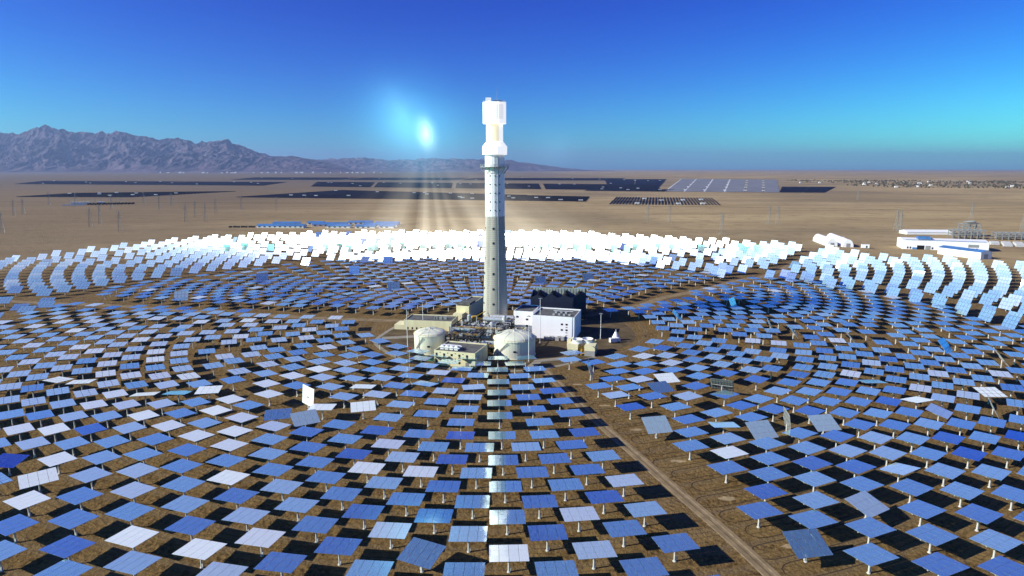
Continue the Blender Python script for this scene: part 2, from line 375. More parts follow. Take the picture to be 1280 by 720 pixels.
for k in range(16):
    a = 2 * math.pi * k / 16; c, s_ = math.cos(a), math.sin(a)
    bk.tube((6.0 * c, 6.0 * s_, 97.2), (8.7 * c, 8.7 * s_, 100.9), .16, n=5)
bk.build('bracket', M_GALV, gl)
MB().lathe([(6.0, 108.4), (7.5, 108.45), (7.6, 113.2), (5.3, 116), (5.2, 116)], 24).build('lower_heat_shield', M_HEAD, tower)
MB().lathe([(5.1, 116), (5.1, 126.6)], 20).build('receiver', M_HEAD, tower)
rp_ = MB()
for k in range(5):
    a = R(-118 + k * 13); c, s_ = math.cos(a), math.sin(a)
    rp_.box((5.12 * c, 5.12 * s_, 121.3), (.2, 1.05, 10), a)
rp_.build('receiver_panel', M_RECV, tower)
rl2 = MB()
for k in range(20):
    a = 2 * math.pi * k / 20; a2 = 2 * math.pi * (k + 1) / 20
    rl2.tube((6.7 * math.cos(a), 6.7 * math.sin(a), 139), (6.7 * math.cos(a), 6.7 * math.sin(a), 140.1), .07, n=4)
    rl2.tube((6.7 * math.cos(a), 6.7 * math.sin(a), 140.1), (6.7 * math.cos(a2), 6.7 * math.sin(a2), 140.1), .06, n=4)
rl2.build('roof_railing', M_GALV, tower)
lv = MB()
for j in range(8): lv.box((3.0, -6.93 - .02, 129.5 + j * 1.05), (4.6, .1, .12), 0)
for i in range(5): lv.box((.9 + i * 1.05, -6.95, 133.3), (.1, .12, 8.6), 0)
lv.build('panel_seam', M_GALV, tower)
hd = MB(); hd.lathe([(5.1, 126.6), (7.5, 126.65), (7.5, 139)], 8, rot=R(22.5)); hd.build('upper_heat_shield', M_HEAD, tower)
MB().box((-3.6, -1.5, 140.3), (3.4, 3.4, 2.6)).build('roof_hut', M_TWHITE, tower)
MB().box((1.8, 0, 139.5), (5.2, 4.5, 1.0)).build('roof_plant', M_STEEL, tower)
MB().tube((1.6, -2, 139), (1.6, -2, 147.5), .16, .05, 6).build('antenna', M_GALV, tower)
ld = MB()
a = R(-128)
for s_ in (-.35, .35):
    ld.tube(((RAD(0) + .35) * math.cos(a) - s_ * math.sin(a), (RAD(0) + .35) * math.sin(a) + s_ * math.cos(a), 0), (6.35 * math.cos(a) - s_ * math.sin(a), 6.35 * math.sin(a) + s_ * math.cos(a), 100.9), .07, n=4)
for k in range(50):
    z = 1 + k * 2.0; rr_ = RAD(z) + .35
    ld.box((rr_ * math.cos(a), rr_ * math.sin(a), z), (.1, .8, .1), a)
ld.build('ladder', M_GALV, tower)
cr = MB(); a = R(-72)
for q in (-.3, .3): cr.tube(((RAD(0) + .2) * math.cos(a + q * .08), (RAD(0) + .2) * math.sin(a + q * .08), 0), (6.2 * math.cos(a + q * .08), 6.2 * math.sin(a + q * .08), 108), .16, n=6)
cr.build('riser_pipe', M_PIPE, tower)
# windows of the shaft, each sunk into the wall
wb = MB().box((0, 0, 0), (1.1, .7, 1.3)); wproto = wb.build('window', M_DARK, tower)
first = True
def win(a, z, r, sc=1):
    global first
    o = wproto if first else wproto.copy()
    if not first: COL.objects.link(o); o.parent = tower
    first = False
    o.location = (r * math.cos(a), r * math.sin(a), z); o.rotation_euler = (0, 0, a + math.pi / 2); o.scale = (sc, 1, sc)
for z in (8.5, 17, 26.5, 36, 45.5, 55, 64): 
    for a in (R(-98), R(-158)): win(a, z, RAD(z) - .22)
for z in (75, 80.2, 85.4, 90.6, 95.8):
    for a in (R(-147), R(-116), R(-88), R(-60)): win(a, z, 6.0 - .22, .55)
tank_specs = [((-45.5, 345.5), 8.9, 10.0, 12.7, 'left pale green salt tank with domed roof beside the cream office'),
              ((1.3, 339), 11.4, 9.2, 13.0, 'right pale green salt tank with domed roof, nearest the central mirror column')]
for c, r, h, top, lab in tank_specs:
    t = empty('salt_tank', (c[0], c[1], 0)); tag(t, lab, 'tank', 'molten salt tanks')
    MB().lathe([(r + .3, 0), (r + .3, .4), (r, .4), (r, h)], 48).build('shell', M_TANK, t, smooth=False)
    prof = [(r + .25, h), (r + .25, h + .25)] + [(r * math.cos(R(a)), h + .25 + (top - h - .25) * math.sin(R(a))) for a in range(8, 90, 9)]
    dm = MB().lathe(prof, 48).build('domed_roof', M_TANK, t)
    rm = MB()
    for k in range(40):
        a, a2 = 2 * math.pi * k / 40, 2 * math.pi * (k + 1) / 40
        P, Q = (r * 1.02 * math.cos(a), r * 1.02 * math.sin(a)), (r * 1.02 * math.cos(a2), r * 1.02 * math.sin(a2))
        rm.tube((*P, h + .2), (*P, h + 1.2), .05, n=4); rm.tube((*P, h + 1.2), (*Q, h + 1.2), .05, n=4)
    rm.build('rim_railing', M_YEL, t)
    rb = MB()
    for k in range(12):
        a = 2 * math.pi * k / 12; pts = [((r) * math.cos(R(q)) , h + .3 + (top - h - .25) * math.sin(R(q))) for q in range(4, 84, 10)]
        for (r1, z1), (r2, z2) in zip(pts, pts[1:]): rb.tube((r1 * math.cos(a), r1 * math.sin(a), z1), (r2 * math.cos(a), r2 * math.sin(a), z2), .08, n=4)
    rb.build('rib', M_TANK, dm)
    nz_ = MB(); nz_.tube((0, 0, top - .4), (0, 0, top + .8), .7, n=10)
    for k in range(5): a = k * 1.3; nz_.tube((r * .35 * math.cos(a), r * .35 * math.sin(a), top - 1.2), (r * .35 * math.cos(a), r * .35 * math.sin(a), top + .6), .28, n=8)
    nz_.build('nozzle', M_PIPE, t)
    MB().box((.1, -r + .1, h * .48), (1.5, .4, .9)).build('manway', M_DARK, t)
    st = MB()
    for k in range(26):
        a = R(-150 + k * 1.6); st.box(((r + .45) * math.cos(a), (r + .45) * math.sin(a), .5 + k * (h - .5) / 26), (.9, .4, .12), a)
    st.build('spiral_stair', M_GALV, t)

def house(name, lab, cat, loc, rz, L, D, Hh, wall, roof=None, parapet=.7, group=None):
    """flat-roofed block: local x along the front, y to the back, origin at the front left corner"""
    t = empty(name, (*loc, 0), rz); tag(t, lab, cat, group)
    w = MB()
    T = .35
    w.box((L / 2, T / 2, Hh / 2), (L, T, Hh)); w.box((L / 2, D - T / 2, Hh / 2), (L, T, Hh))
    w.box((T / 2, D / 2, Hh / 2), (T, D - 2 * T, Hh)); w.box((L - T / 2, D / 2, Hh / 2), (T, D - 2 * T, Hh))
    w.build('wall', wall, t)
    MB().box((L / 2, D / 2, Hh - parapet), (L - 2 * T, D - 2 * T, .3)).build('roof', roof or M_ROOF, t)
    return t
def hwin(t, spots, w=1.2, h=1.3, m=None):
    p = None
    for x, z in spots:
        if p is None: p = MB().box((0, 0, 0), (w, .3, h)).build('window', m or M_DARK, t); o = p
        else: o = p.copy(); COL.objects.link(o); o.parent = t
        o.location = (x, .08, z)

# control building in front
of = house('office_building', 'cream two storey office block with small square windows in front of the tower', 'building', (-40.3, 319.2), R(-17), 22.6, 19, 8.0, M_CREAM)
hwin(of, [(1.4 + 4.2 * k, z) for k in range(5) for z in (2.2, 6.1)], 1.1, 1.2)
hwin(of, [(3.4 + 4.2 * k, z) for k in range(4) for z in (4.2, 7.0)], .5, .4)
MB().box((18.2, .05, 1.3), (1.8, .3, 2.6)).build('door', M_GALV, of)
u = MB()
for k in range(4): u.box((3 + k * 2.6, 4.5, 8.6), (2.0, 2.6, 1.8)); u.tube((3 + k * 2.6, 4.5, 9.5), (3 + k * 2.6, 4.5, 9.8), .8, n=12)
u.box((6.5, 8.2, 8.4), (10, 2, 1.2)); u.tube((1.5, 3, 9), (13, 3, 9), .22, n=8); u.tube((1.5, 6.3, 9.2), (13, 6.3, 9.2), .22, n=8)
u.build('roof_plant', M_WHITE, of)
# long low building, two steps high
lg = house('workshop_building', 'long low cream building with small doors left of the tower', 'building', (-68.3, 393.4), R(-9), 31, 17, 6.3, M_CREAM)
MB().box((-3.2, 5.5, 1.5), (6.3, 11, 3.0)).build('annex', M_CREAM, lg)
hwin(lg, [(2.5 + 2.9 * k, 1.1) for k in range(8)], .9, 1.4)
u = MB()
for k in range(3): u.box((19 + k * 3, 8, 6.6), (2, 2, 1.6))
u.build('roof_plant', M_GALV, lg)
bb = house('stepped_building', 'cream stepped building with flat grey roofs behind the long low one', 'building', (-37.5, 421), R(-14), 9, 34, 9.6, M_CREAM)
MB().box((3.2, -3.6, 2.7), (6.4, 7.1, 5.4)).build('annex', M_CREAM, bb)
MB().box((4.5, 9, 10.2), (8.2, 12, 1.2)).build('roof_plant', M_ROOF, bb)

# turbine hall
HR = math.atan2(-7, 24.6)
hl = house('turbine_hall', 'big white turbine hall with dark flat roof right of the tower', 'building', (12.0, 373.0), HR, 25.6, 23, 14.2, M_HALL, parapet=.9)
hwin(hl, [(x, z) for x in (18.2, 21.0) for z in (6.2, 9.6)], 1.3, 1.0)
hwin(hl, [(21.0, z) for z in (2.9, 4.6, 7.9)], 1.1, .35)
u = MB()
for k in range(7): u.box((12 + (k % 4) * 3.1, 6 + (k // 4) * 6.5 + (k % 2), 13.9), (1.2, 1.2, 1.2))
u.tube((10, 15, 14.2), (22, 15, 14.2), .3); u.build('roof_vent', M_PIPE, hl)
u = MB()
for k in range(4): u.box((9 + k * 3.4, -1.7, 1.1 + (k % 2) * .4), (2.2, 1.7, 2.2))
u.box((18, -1.0, 2.6), (4.6, 1.6, .25)); u.build('ground_plant', M_PIPE, hl)
aw = house('hall_annex', 'white annex with stair tower at the left end of the turbine hall', 'building', (1.0, 385.5), HR, 12.2, 20, 14.0, M_HALL)
hwin(aw, [(8.6, 5), (8.6, 9), (2.4, 10.3)], 1.5, 1.1)
kb = house('kiosk_building', 'small cream block under the white hall annex', 'building', (1.2, 371.5), HR, 5.6, 7, 5.6, M_CREAM)

# air cooled condenser
ac = empty('air_cooled_condenser', (12.5, 421, 0), R(-6)); tag(ac, 'dark navy air cooled condenser with zigzag top behind the white hall', 'condenser')
LX, LY = 37.0, 26.0; n4 = 4
zz = [(0, 6), (LX, 6), (LX, 18)]
for k in range(n4): zz += [(LX - (k + .55) * LX / n4, 18.2 - (1.2 if k % 2 else 0)), (LX - (k + 1) * LX / n4, 15.0 if k < n4 - 1 else 15)]
w = MB()
nn = len(zz); w.add([(x, 0, z) for x, z in zz] + [(x, .5, z) for x, z in zz], [tuple(range(nn))] + [tuple(range(2 * nn - 1, nn - 1, -1))] + [(i, i + nn, (i + 1) % nn + nn, (i + 1) % nn) for i in range(nn)])
w.build('front_windwall', M_NAVY, ac)
MB().box((.25, LY / 2, 11), (.5, LY - 1.2, 10)).build('side_windwall', M_NAVY, ac)
MB().box((LX - .25, LY / 2, 11.8), (.5, LY - 1.2, 11.6)).build('side_windwall', M_NAVY, ac)
w = MB(); w.box((LX / 2, LY - .3, 11.6), (LX, .5, 11.2))
for k in range(18): w.box((1 + k * 2.06, LY - .65, 13.2), (.3, .2, 7.6))
w.build('rear_windwall', M_NAVYL, ac)
w = MB()
for k in range(n4):
    x0, x1 = k * LX / n4 + .3, (k + 1) * LX / n4 - .3; xm = (x0 + x1) / 2
    for a, b in ((x0, xm), (xm, x1)):
        za, zb = (9.5, 16.3) if a == x0 else (16.3, 9.5)
        w.add([(a, .8, za), (b, .8, zb), (b, LY - 1, zb), (a, LY - 1, za)], [(0, 1, 2, 3), (3, 2, 1, 0)])
w.build('finned_bundle', M_STEEL, ac)
w = MB()
for x in (1, 12.5, 24.5, 36):
    for y in (1.2, 13, 24.6): w.box((x, y, 3), (.9, .9, 6))
w.box((LX / 2, LY / 2, 6.2), (LX - 1.4, LY - 1.6, .5)); w.build('support_frame', M_STEEL, ac)

# cooling unit on the right of the yard
cu = empty('cooling_unit', (30.3, 337.5, 0), R(-15)); tag(cu, 'two cream cooling cells with round white fan cowls right of the yard', 'cooling tower')
for x, lw in ((0, 5.6), (9.3, 5.6)):
    b_ = MB(); b_.box((x + lw / 2, 4, 1.5), (lw, 8, 3), mat=1); b_.box((x + lw / 2, 4, 4.4), (lw + .15, 8.1, 2.8), mat=0); b_.build('cell', [M_CREAM, M_BACK], cu)
u = MB()
for k in range(6): u.tube((6 + .5 * k, .5 + (k % 3), .2), (6 + .5 * k, 1 + (k % 3), 4.5 - k * .3), .3, n=8); u.tube((5.6, .6 + k * .8, 1 + k * .6), (9.4, .6 + k * .8, 1.2 + k * .6), .25, n=8)
u.build('pipework', M_YEL, cu)
for x, y in ((4.5, 5.5), (9.8, 8.0)):
    f_ = MB(); f_.lathe([(3.0, 5.8), (2.6, 6.6), (3.1, 7.8), (2.8, 7.8), (2.4, 6.7)], 28, (x, y)); f_.build('fan_cowl', M_WHITE, cu)
u = MB(); u.box((-.5, 8.5, 4.5), (2.2, 2.2, 5)); u.tube((-.5, 8.5, 5), (2, 9, 8), .4); u.build('duct', M_CREAM, cu)
u = MB(); u.tube((12, 9, 4), (14.5, 8, 7.5), .35); u.build('duct', M_CREAM, cu)

# steam generation steelwork between tank and tower
pr = empty('steam_generator_rack', (-36.5, 342, 0), R(-14)); tag(pr, 'dark steel process rack packed with pale pipes between the two salt tanks', 'process plant')
fr = MB(); bays_x = [0, 6, 12, 18, 24, 30]; bays_y = [0, 7, 14, 21, 30]
for x in bays_x:
    for y in bays_y:
        h = 13.0 if y > 5 else 9.5
        if x > 17 and y < 6: h = 7.5
        fr.box((x, y, h / 2), (.5, .5, h))
for z in (4.5, 9.0, 12.6):
    for y in bays_y[(1 if z > 9 else 0):]: fr.box((15, y, z), (30.4, .4, .45))
    for x in bays_x: fr.box((x, 15 if z <= 9 else 18.5, z), (.4, 30 if z <= 9 else 23, .4))
for x in bays_x[:-1]:
    fr.tube((x, 7.0, .3), (x + 6, 7.0, 9), .18, n=5); fr.tube((x, 21, 9), (x + 6, 21, 4.5), .18, n=5)
fr.build('steel_frame', M_STEEL, pr)
pl = MB(); pl.box((9, 11, 9.3), (18, 14, .15)); pl.box((21, 18, 4.8), (17, 12, .15)); pl.box((24, 3.5, 4.8), (12, 7, .15)); pl.build('platform', M_ROOF, pr)
hr = MB()
for (x0, x1, y, z) in ((0, 18, 4, 9.4), (0, 18, 18, 9.4), (12.5, 29.5, 12, 4.9), (12.5, 29.5, 24, 4.9), (18, 30, 0, 4.9), (6, 30, 7, 12.7), (6, 30, 28, 12.7)):
    for q in range(int((x1 - x0) / 1.5)): hr.tube((x0 + q * 1.5, y, z), (x0 + q * 1.5, y, z + 1.1), .05, n=4)
    for zz_ in (.6, 1.1): hr.tube((x0, y, z + zz_), (x1, y, z + zz_), .06, n=4)
hr.build('handrail', M_YEL, pr)
for k, (x, y, z, L, r) in enumerate([(2, 10, 11, 9, 1.3), (13, 13, 6.6, 10, 1.5), (17, 20, 6.4, 11, 1.2), (8, 22, 11, 12, 1.5), (20, 3.5, 6.2, 8, 1.1), (14, 26, 14, 12, 1.3)]):
    v_ = MB(); v_.tube((x, y, z), (x + L, y, z), r, n=16); v_.build('heat_exchanger', M_PIPE, pr)
rnd = random.Random(4)
pp = MB()
for k in range(130):
    x, y, z = rnd.uniform(0, 30), rnd.uniform(0, 29), rnd.choice((2, 3.2, 5.4, 6.4, 9.9, 10.8, 13.2)); r = rnd.uniform(.12, .38); d = rnd.random()
    if d < .4: pp.tube((x, y, z), (min(31, x + rnd.uniform(4, 14)), y, z), r, n=7)
    elif d < .72: pp.tube((x, y, z), (x, min(31, y + rnd.uniform(3, 10)), z), r, n=7)
    else: pp.tube((x, y, .2), (x, y, z + 2), r, n=7)
for k in range(46):
    x, y, z = rnd.uniform(0, 29), rnd.uniform(2, 28), rnd.choice((5.2, 9.7, 13)); pp.box((x, y, z), (rnd.uniform(.6, 1.8), rnd.uniform(.6, 1.6), rnd.uniform(.8, 1.8)))
pp.build('pipework', M_PIPE, pr)
for x, y, h, r in ((22.5, 14.5, 15.5, 1.5), (27, 25, 17, 1.2), (5, 27, 16, 1.3), (16, 29, 14.5, 1.7)):
    MB().lathe([(r, .2), (r, h - .8), (r * .6, h - .2), (r * .2, h)], 16, (x, y)).build('vertical_vessel', M_PIPE, pr)
dr = empty('steam_drum', (-12.5, 381, 0), R(-14)); tag(dr, 'horizontal pale steam drum on steelwork at the foot of the tower', 'vessel')
v_ = MB(); v_.tube((0, 0, 11.3), (14, 0, 11.3), 1.35, n=20); v_.tube((-.6, 0, 11.3), (0, 0, 11.3), .7, 1.35, n=20); v_.tube((14, 0, 11.3), (14.6, 0, 11.3), 1.35, .7, n=20); v_.build('drum', M_PIPE, dr)
fr = MB()
for x in (.5, 5, 9.5, 13.5):
    for y in (-3, 3): fr.box((x, y, 5), (.45, .45, 10))
for z in (3.5, 6.8, 9.8):
    for y in (-3, 3): fr.box((7, y, z), (13.4, .35, .4))
    for x in (.5, 5, 9.5, 13.5): fr.box((x, 0, z), (.35, 5.6, .35))
fr.build('steel_frame', M_STEEL, dr)
pp = MB()
for k in range(24):
    x, z = rnd.uniform(0, 14), rnd.uniform(1, 9); pp.tube((x, -3.3 + rnd.uniform(-.4, 4), z), (x + rnd.uniform(-1, 4), -3.3 + rnd.uniform(0, 4), z + rnd.uniform(.5, 5)), rnd.uniform(.12, .35), n=7)
pp.build('pipework', M_PIPE, dr)

# lighting masts
poles = [((-56.8, 336.6), 25.9, 'tall light mast beside the left salt tank'), ((-56.5, 395.3), 17.1, 'light mast in front of the long low cream building'),
         ((8.8, 323.4), 25, 'tall light mast in front of the right salt tank'), ((16.3, 361.1), 26.7, 'tall light mast in front of the white turbine hall'), ((52.8, 370), 15.7, 'light mast in the dark shadow right of the turbine hall')]
for (x, y), h, lab in poles:
    t = empty('light_mast', (x, y, 0)); tag(t, lab, 'light mast', 'light masts round the plant yard')
    MB().tube((0, 0, 0), (0, 0, h), .24, .12, 8).build('pole', M_WHITE, t)
    hd = MB(); hd.tube((0, 0, h - .2), (0, 0, h), .5, n=10)
    for k in range(4): a = k * math.pi / 2; hd.box((.8 * math.cos(a), .8 * math.sin(a), h - .1), (.7, .5, .3), a)
    hd.build('lamp_head', M_GALV, t)
    MB().box((0, 0, .3), (1, 1, .6)).build('base', M_CONC, t)

# small things in and round the yard
def vehicle_truck(loc, rz, body, lab):
    t = empty('yard_truck', (*loc, 0), rz); tag(t, lab, 'truck')
    b_ = MB(); b_.box((-1.1, 0, 1.9), (4.2, 2.2, 2.2)); b_.box((0, 0, .75), (6.6, 2.0, .3)); b_.build('body', body, t)
    b_ = MB(); b_.box((2.4, 0, 1.75), (1.8, 2.1, 1.7)); b_.box((2.1, 0, 2.75), (1.2, 1.9, .35)); b_.build('cab', M_WHITE, t)
    MB().box((3.31, 0, 2.1), (.05, 1.7, .7)).build('windscreen', M_DARK, t)
    w0 = MB().tube((0, -.18, 0), (0, .18, 0), .5, n=14).build('wheel', M_DARK, t)
    for k, (x, y) in enumerate(((2.2, 1), (2.2, -1), (-1.8, 1), (-1.8, -1))):
        o = w0 if k == 0 else w0.copy()
        if k: COL.objects.link(o); o.parent = t
        o.location = (x, y, .5)
vehicle_truck((60, 362), R(20), M_WHITE, 'small white truck parked right of the turbine hall')
ex = empty('yellow_excavator', (-117, 398, 0), R(160)); tag(ex, 'yellow excavator on the dirt road left of the plant', 'excavator')
MB().box((0, 0, 1.9), (3.6, 2.8, 1.5)).build('body', M_YEL, ex); MB().box((1.0, .7, 3.2), (1.6, 1.3, 1.5)).build('cab', M_DARK, ex)
b_ = MB(); b_.tube((1.2, -.3, 2.4), (4.2, -.3, 5), .35, .28, 6); b_.tube((4.2, -.3, 5), (6, -.3, 2.2), .28, .2, 6); b_.build('arm', M_YEL, ex)
MB().box((6.1, -.3, 1.7), (1.0, 1.2, 1.0)).build('bucket', M_STEEL, ex)
for y in (-1.15, 1.15): MB().box((0, y, .5), (4.2, .6, 1.0)).build('track', M_STEEL, ex)
cb = empty('yellow_crane', (-23.5, 386, 0), R(20)); tag(cb, 'yellow crane cab standing over the pipework left of the tower foot', 'crane')
MB().box((0, 0, 9.2), (3.0, 2.4, 2.6)).build('cab', M_YEL, cb); MB().tube((0, 0, 0), (0, 0, 8), .5, n=8).build('mast', M_STEEL, cb)
MB().tube((1, 0, 10), (8, 2, 12.5), .25, n=6).build('jib', M_YEL, cb)
sk = empty('green_skip', (-43.5, 327, 0), R(-17)); tag(sk, 'green metal skip between the left salt tank and the office', 'skip')
b_ = MB(); b_.add([(-2.6, -1, 0), (2.6, -1, 0), (2.6, 1, 0), (-2.6, 1, 0), (-3.2, -1.2, 1.8), (3.2, -1.2, 1.8), (3.2, 1.2, 1.8), (-3.2, 1.2, 1.8)], [(3, 2, 1, 0), (0, 1, 5, 4), (1, 2, 6, 5), (2, 3, 7, 6), (3, 0, 4, 7)]); b_.build('hopper', M_GREEN, sk)
b_ = MB(); b_.box((0, -1.22, 1.75), (6.5, .12, .15)); b_.box((0, 1.22, 1.75), (6.5, .12, .15)); b_.build('rim', M_GREEN, sk)
mk = empty('marker_post', (-52.5, 315.5, 0)); tag(mk, 'thin post with a red marker between the mirrors left of the office', 'post')
MB().tube((0, 0, 0), (0, 0, 9.5), .1, n=6).build('pole', M_WHITE, mk); MB().box((.3, 0, 9.8), (1.1, .6, 1.1)).build('marker', M_RED, mk)
cn = empty('settling_cone', (61.5, 367.5, 0)); tag(cn, 'small white conical vessel at the right edge of the yard', 'tank')
MB().lathe([(2.6, 0), (2.3, 1.6), (.7, 5.2)], 16).build('cone', M_WHITE, cn); MB().tube((0, 0, 5), (0, 0, 6.6), .35, n=8).build('vent', M_PIPE, cn)

NEAR = """-115,1379,L3.3 107,1385,L3.2 -342,1388,L3.4 318,1396,L3.1 -8,1456,L4.3 -227,1457,L4.4 208,1470,L4.2 -566,1418,L3.5 -695,1373,L2.1 -115,1542,L5.3 -443,1487,L4.5 94,1548,L5.2 421,1501,L4.1 -324,1559,L5.4 301,1568,L5.1 -13,1625,L6.3 -216,1631,L6.4 188,1641,L6.2 -657,1525,L4.6 -791,1474,L3.6 -532,1587,L5.5 760,1499,R4.1 -928,1417,L2.2 -417,1653,L6.5 897,1451,R3.1 377,1667,L6.1 80,1709,L7.2 -114,1708,L7.3 -1073,1379,L1.1 -309,1723,L7.4 1043,1409,R2.1 271,1736,L7.1 -738,1632,L5.6 -20,1798,L8.3 -616,1690,L6.6 699,1661,R6.1 -869,1583,L4.7 -208,1799,L8.4 828,1614,R5.1 164,1810,L8.2 -505,1754,L7.5 -995,1530,L3.7 1192,1392,R1.1 963,1574,R4.2 -393,1822,L8.5 -1134,1485,L2.3 347,1837,L8.1 -113,1886,L9.3 64,1891,L9.2 1106,1539,R3.2 -290,1896,L9.4 -812,1743,L6.7 759,1770,R7.1 241,1911,L9.1 -698,1799,L7.6 884,1718,R6.2 -939,1695,L5.7 -581,1858,L8.6 -1291,1460,L1.2 1255,1511,R2.2 -1074,1655,L4.8 -29,1977,L10.3 -467,1921,L9.5 1021,1695,R5.2 -198,1983,L10.4 141,1989,L10.2 -1207,1616,L3.8 1161,1667,R4.3 306,2010,L10.1 -366,2000,L10.5 694,1924,R9.1 812,1881,R8.1 -885,1857,L7.7 -765,1910,L8.7 -647,1964,L9.6 941,1848,R7.2 -1005,1814,L6.8 -112,2075,L11.3 48,2081,L11.2 -1351,1586,L2.4 -534,2024,L10.6 1306,1643,R3.3 -272,2082,L11.4 1070,1815,R6.3 208,2098,L11.1 -1136,1777,L5.8 -433,2105,L11.5 -1274,1743,L4.9 1209,1794,R5.3 739,2037,R10.1 857,1991,R9.2 -36,2177,L12.3 622,2091,R11.1 -186,2177,L12.4 -825,2027,L9.7 -944,1975,L8.8 116,2186,L12.2 984,1957,R8.2 -705,2079,L10.7 -1071,1935,L7.8 -338,2192,L12.5 265,2206,L12.1 -1411,1718,L3.9 1348,1773,R4.4 -595,2148,L11.6 1113,1932,R7.3 -1196,1904,L6.9 -498,2223,L12.6 1245,1915,R6.4 771,2151,R11.2 896,2110,R10.2 -1327,1874,L5.9 1486,1754,R3.4 103,2301,L13.1 656,2208,R12.1 -194,2299,L13.2 1020,2073,R9.3 -864,2145,L10.8 -986,2096,L9.8 -753,2211,L11.7 -1114,2056,L8.9 546,2275,R13.1 1382,1901,R5.4 1149,2051,R8.3 -48,2365,L14.2 -1476,1852,L4.10 -652,2279,L12.7 -1247,2024,L7.9 -479,2349,L13.3 1275,2032,R7.4 229,2392,L14.1 -331,2385,L14.3 922,2227,R11.3 798,2275,R12.2 -1370,1998,L6.10 678,2329,R13.2 1524,1893,R4.5 -893,2263,L11.8 1050,2198,R10.3 85,2435,L15.1 -1018,2216,L10.9 -185,2437,L15.2 -1140,2176,L9.9 1173,2173,R9.4 1410,2028,R6.5 -800,2342,L12.8 -1272,2145,L8.10 -1509,1985,L5.10 -52,2501,L16.2 481,2460,R15.1 1305,2158,R8.4 929,2351,R12.3 -456,2488,L15.3 809,2397,R13.3 200,2525,L16.1 -604,2464,L14.4 -309,2520,L16.3 1052,2312,R11.4 1547,2026,R5.5 663,2463,R14.1 -920,2379,L12.9 -1414,2125,L7.10 -1048,2347,L11.9 68,2571,L17.1 -1166,2293,L10.10 -768,2457,L13.4 -178,2571,L17.2 -1664,1973,L4.11 1185,2294,R10.4 1434,2152,R7.5 -1288,2266,L9.10 -1546,2111,L6.11 -56,2628,L18.2 1311,2278,R9.5 1682,2028,R4.6 443,2600,R17.1 933,2476,R13.4 -421,2614,L17.3 1051,2436,R12.4 595,2586,R16.1 174,2650,L18.1 -1424,2247,L8.11 1563,2155,R6.6 -289,2649,L18.3 -577,2607,L16.4 -713,2582,L15.4 1440,2273,R8.5 1187,2415,R11.5 746,2586,R15.2 -1182,2421,L11.10 49,2697,L19.1 -1683,2110,L5.11 -1075,2479,L12.10 -170,2699,L19.2 -1308,2391,L10.11 -865,2585,L14.5 -1562,2235,L7.11 1315,2397,R10.5 385,2714,R19.1 1695,2158,R5.6 518,2697,R18.1 1035,2553,R13.5 910,2607,R14.2 -515,2721,L18.4 -1440,2368,L9.11 -390,2744,L19.3 -62,2771,L20.2 -1812,2100,L4.12 656,2696,R17.2 1577,2285,R7.6 -658,2706,L17.4 145,2789,L20.1 1443,2391,R9.6 1176,2533,R12.5 -1695,2233,L6.12 -267,2790,L20.3 -1176,2547,L12.11 -1041,2611,L13.5 -804,2705,L16.5 -1307,2514,L11.11 815,2714,R16.2 1829,2167,R4.7 -1579,2360,L8.12 1308,2523,R11.6 1699,2285,R6.7 462,2814,R20.1 36,2854,L21.1 586,2805,R19.2 -159,2862,L21.2 1574,2403,R8.6 -1438,2495,L10.12 937,2728,R15.3 -959,2721,L15.5 -1826,2235,L5.12 1154,2649,R13.6 -601,2828,L19.4 -470,2857,L20.4 1435,2520,R10.6 713,2822,R18.2 -731,2819,L18.5 -1709,2360,L7.12 -348,2904,L21.3 1286,2642,R12.6 1828,2302,R5.7 -1576,2485,L9.12 -70,2947,L22.2 1700,2414,R7.7 -1102,2747,L14.6 110,2960,L22.1 502,2921,R21.1 -876,2835,L17.5 1562,2524,R9.7 378,2947,R22.1 -1322,2662,L12.12 -242,2964,L22.3 870,2854,R17.3 630,2922,R20.2 1414,2639,R11.7 -1438,2627,L11.12 -1847,2371,L6.13 -529,2964,L21.4 -1709,2485,L8.13 -659,2945,L20.5 1121,2806,R14.3 1251,2762,R13.7 -1022,2857,L16.6 1958,2321,R4.8 -416,3013,L22.4 -1569,2608,L10.13 769,2947,R19.3 15,3046,L23.1 -795,2942,L19.5 -152,3046,L23.2 1831,2439,R6.8 1691,2541,R8.7 1010,2895,R16.3 1547,2649,R10.7 -1275,2798,L13.6 -1403,2744,L12.13 530,3040,R22.2 -1967,2380,L5.13 1384,2762,R12.7 407,3067,R23.1 -312,3079,L23.3 -929,2958,L18.6 -1843,2495,L7.13 897,2976,R18.3 -1699,2611,L9.13 662,3044,R21.2 -1162,2892,L15.6 291,3114,R24.1 -1542,2732,L11.13 1813,2562,R7.8 -72,3139,L24.2 1950,2460,R5.8 1667,2661,R9.8 -559,3091,L22.5 70,3147,L24.1 1512,2762,R11.8 -700,3072,L21.5"""
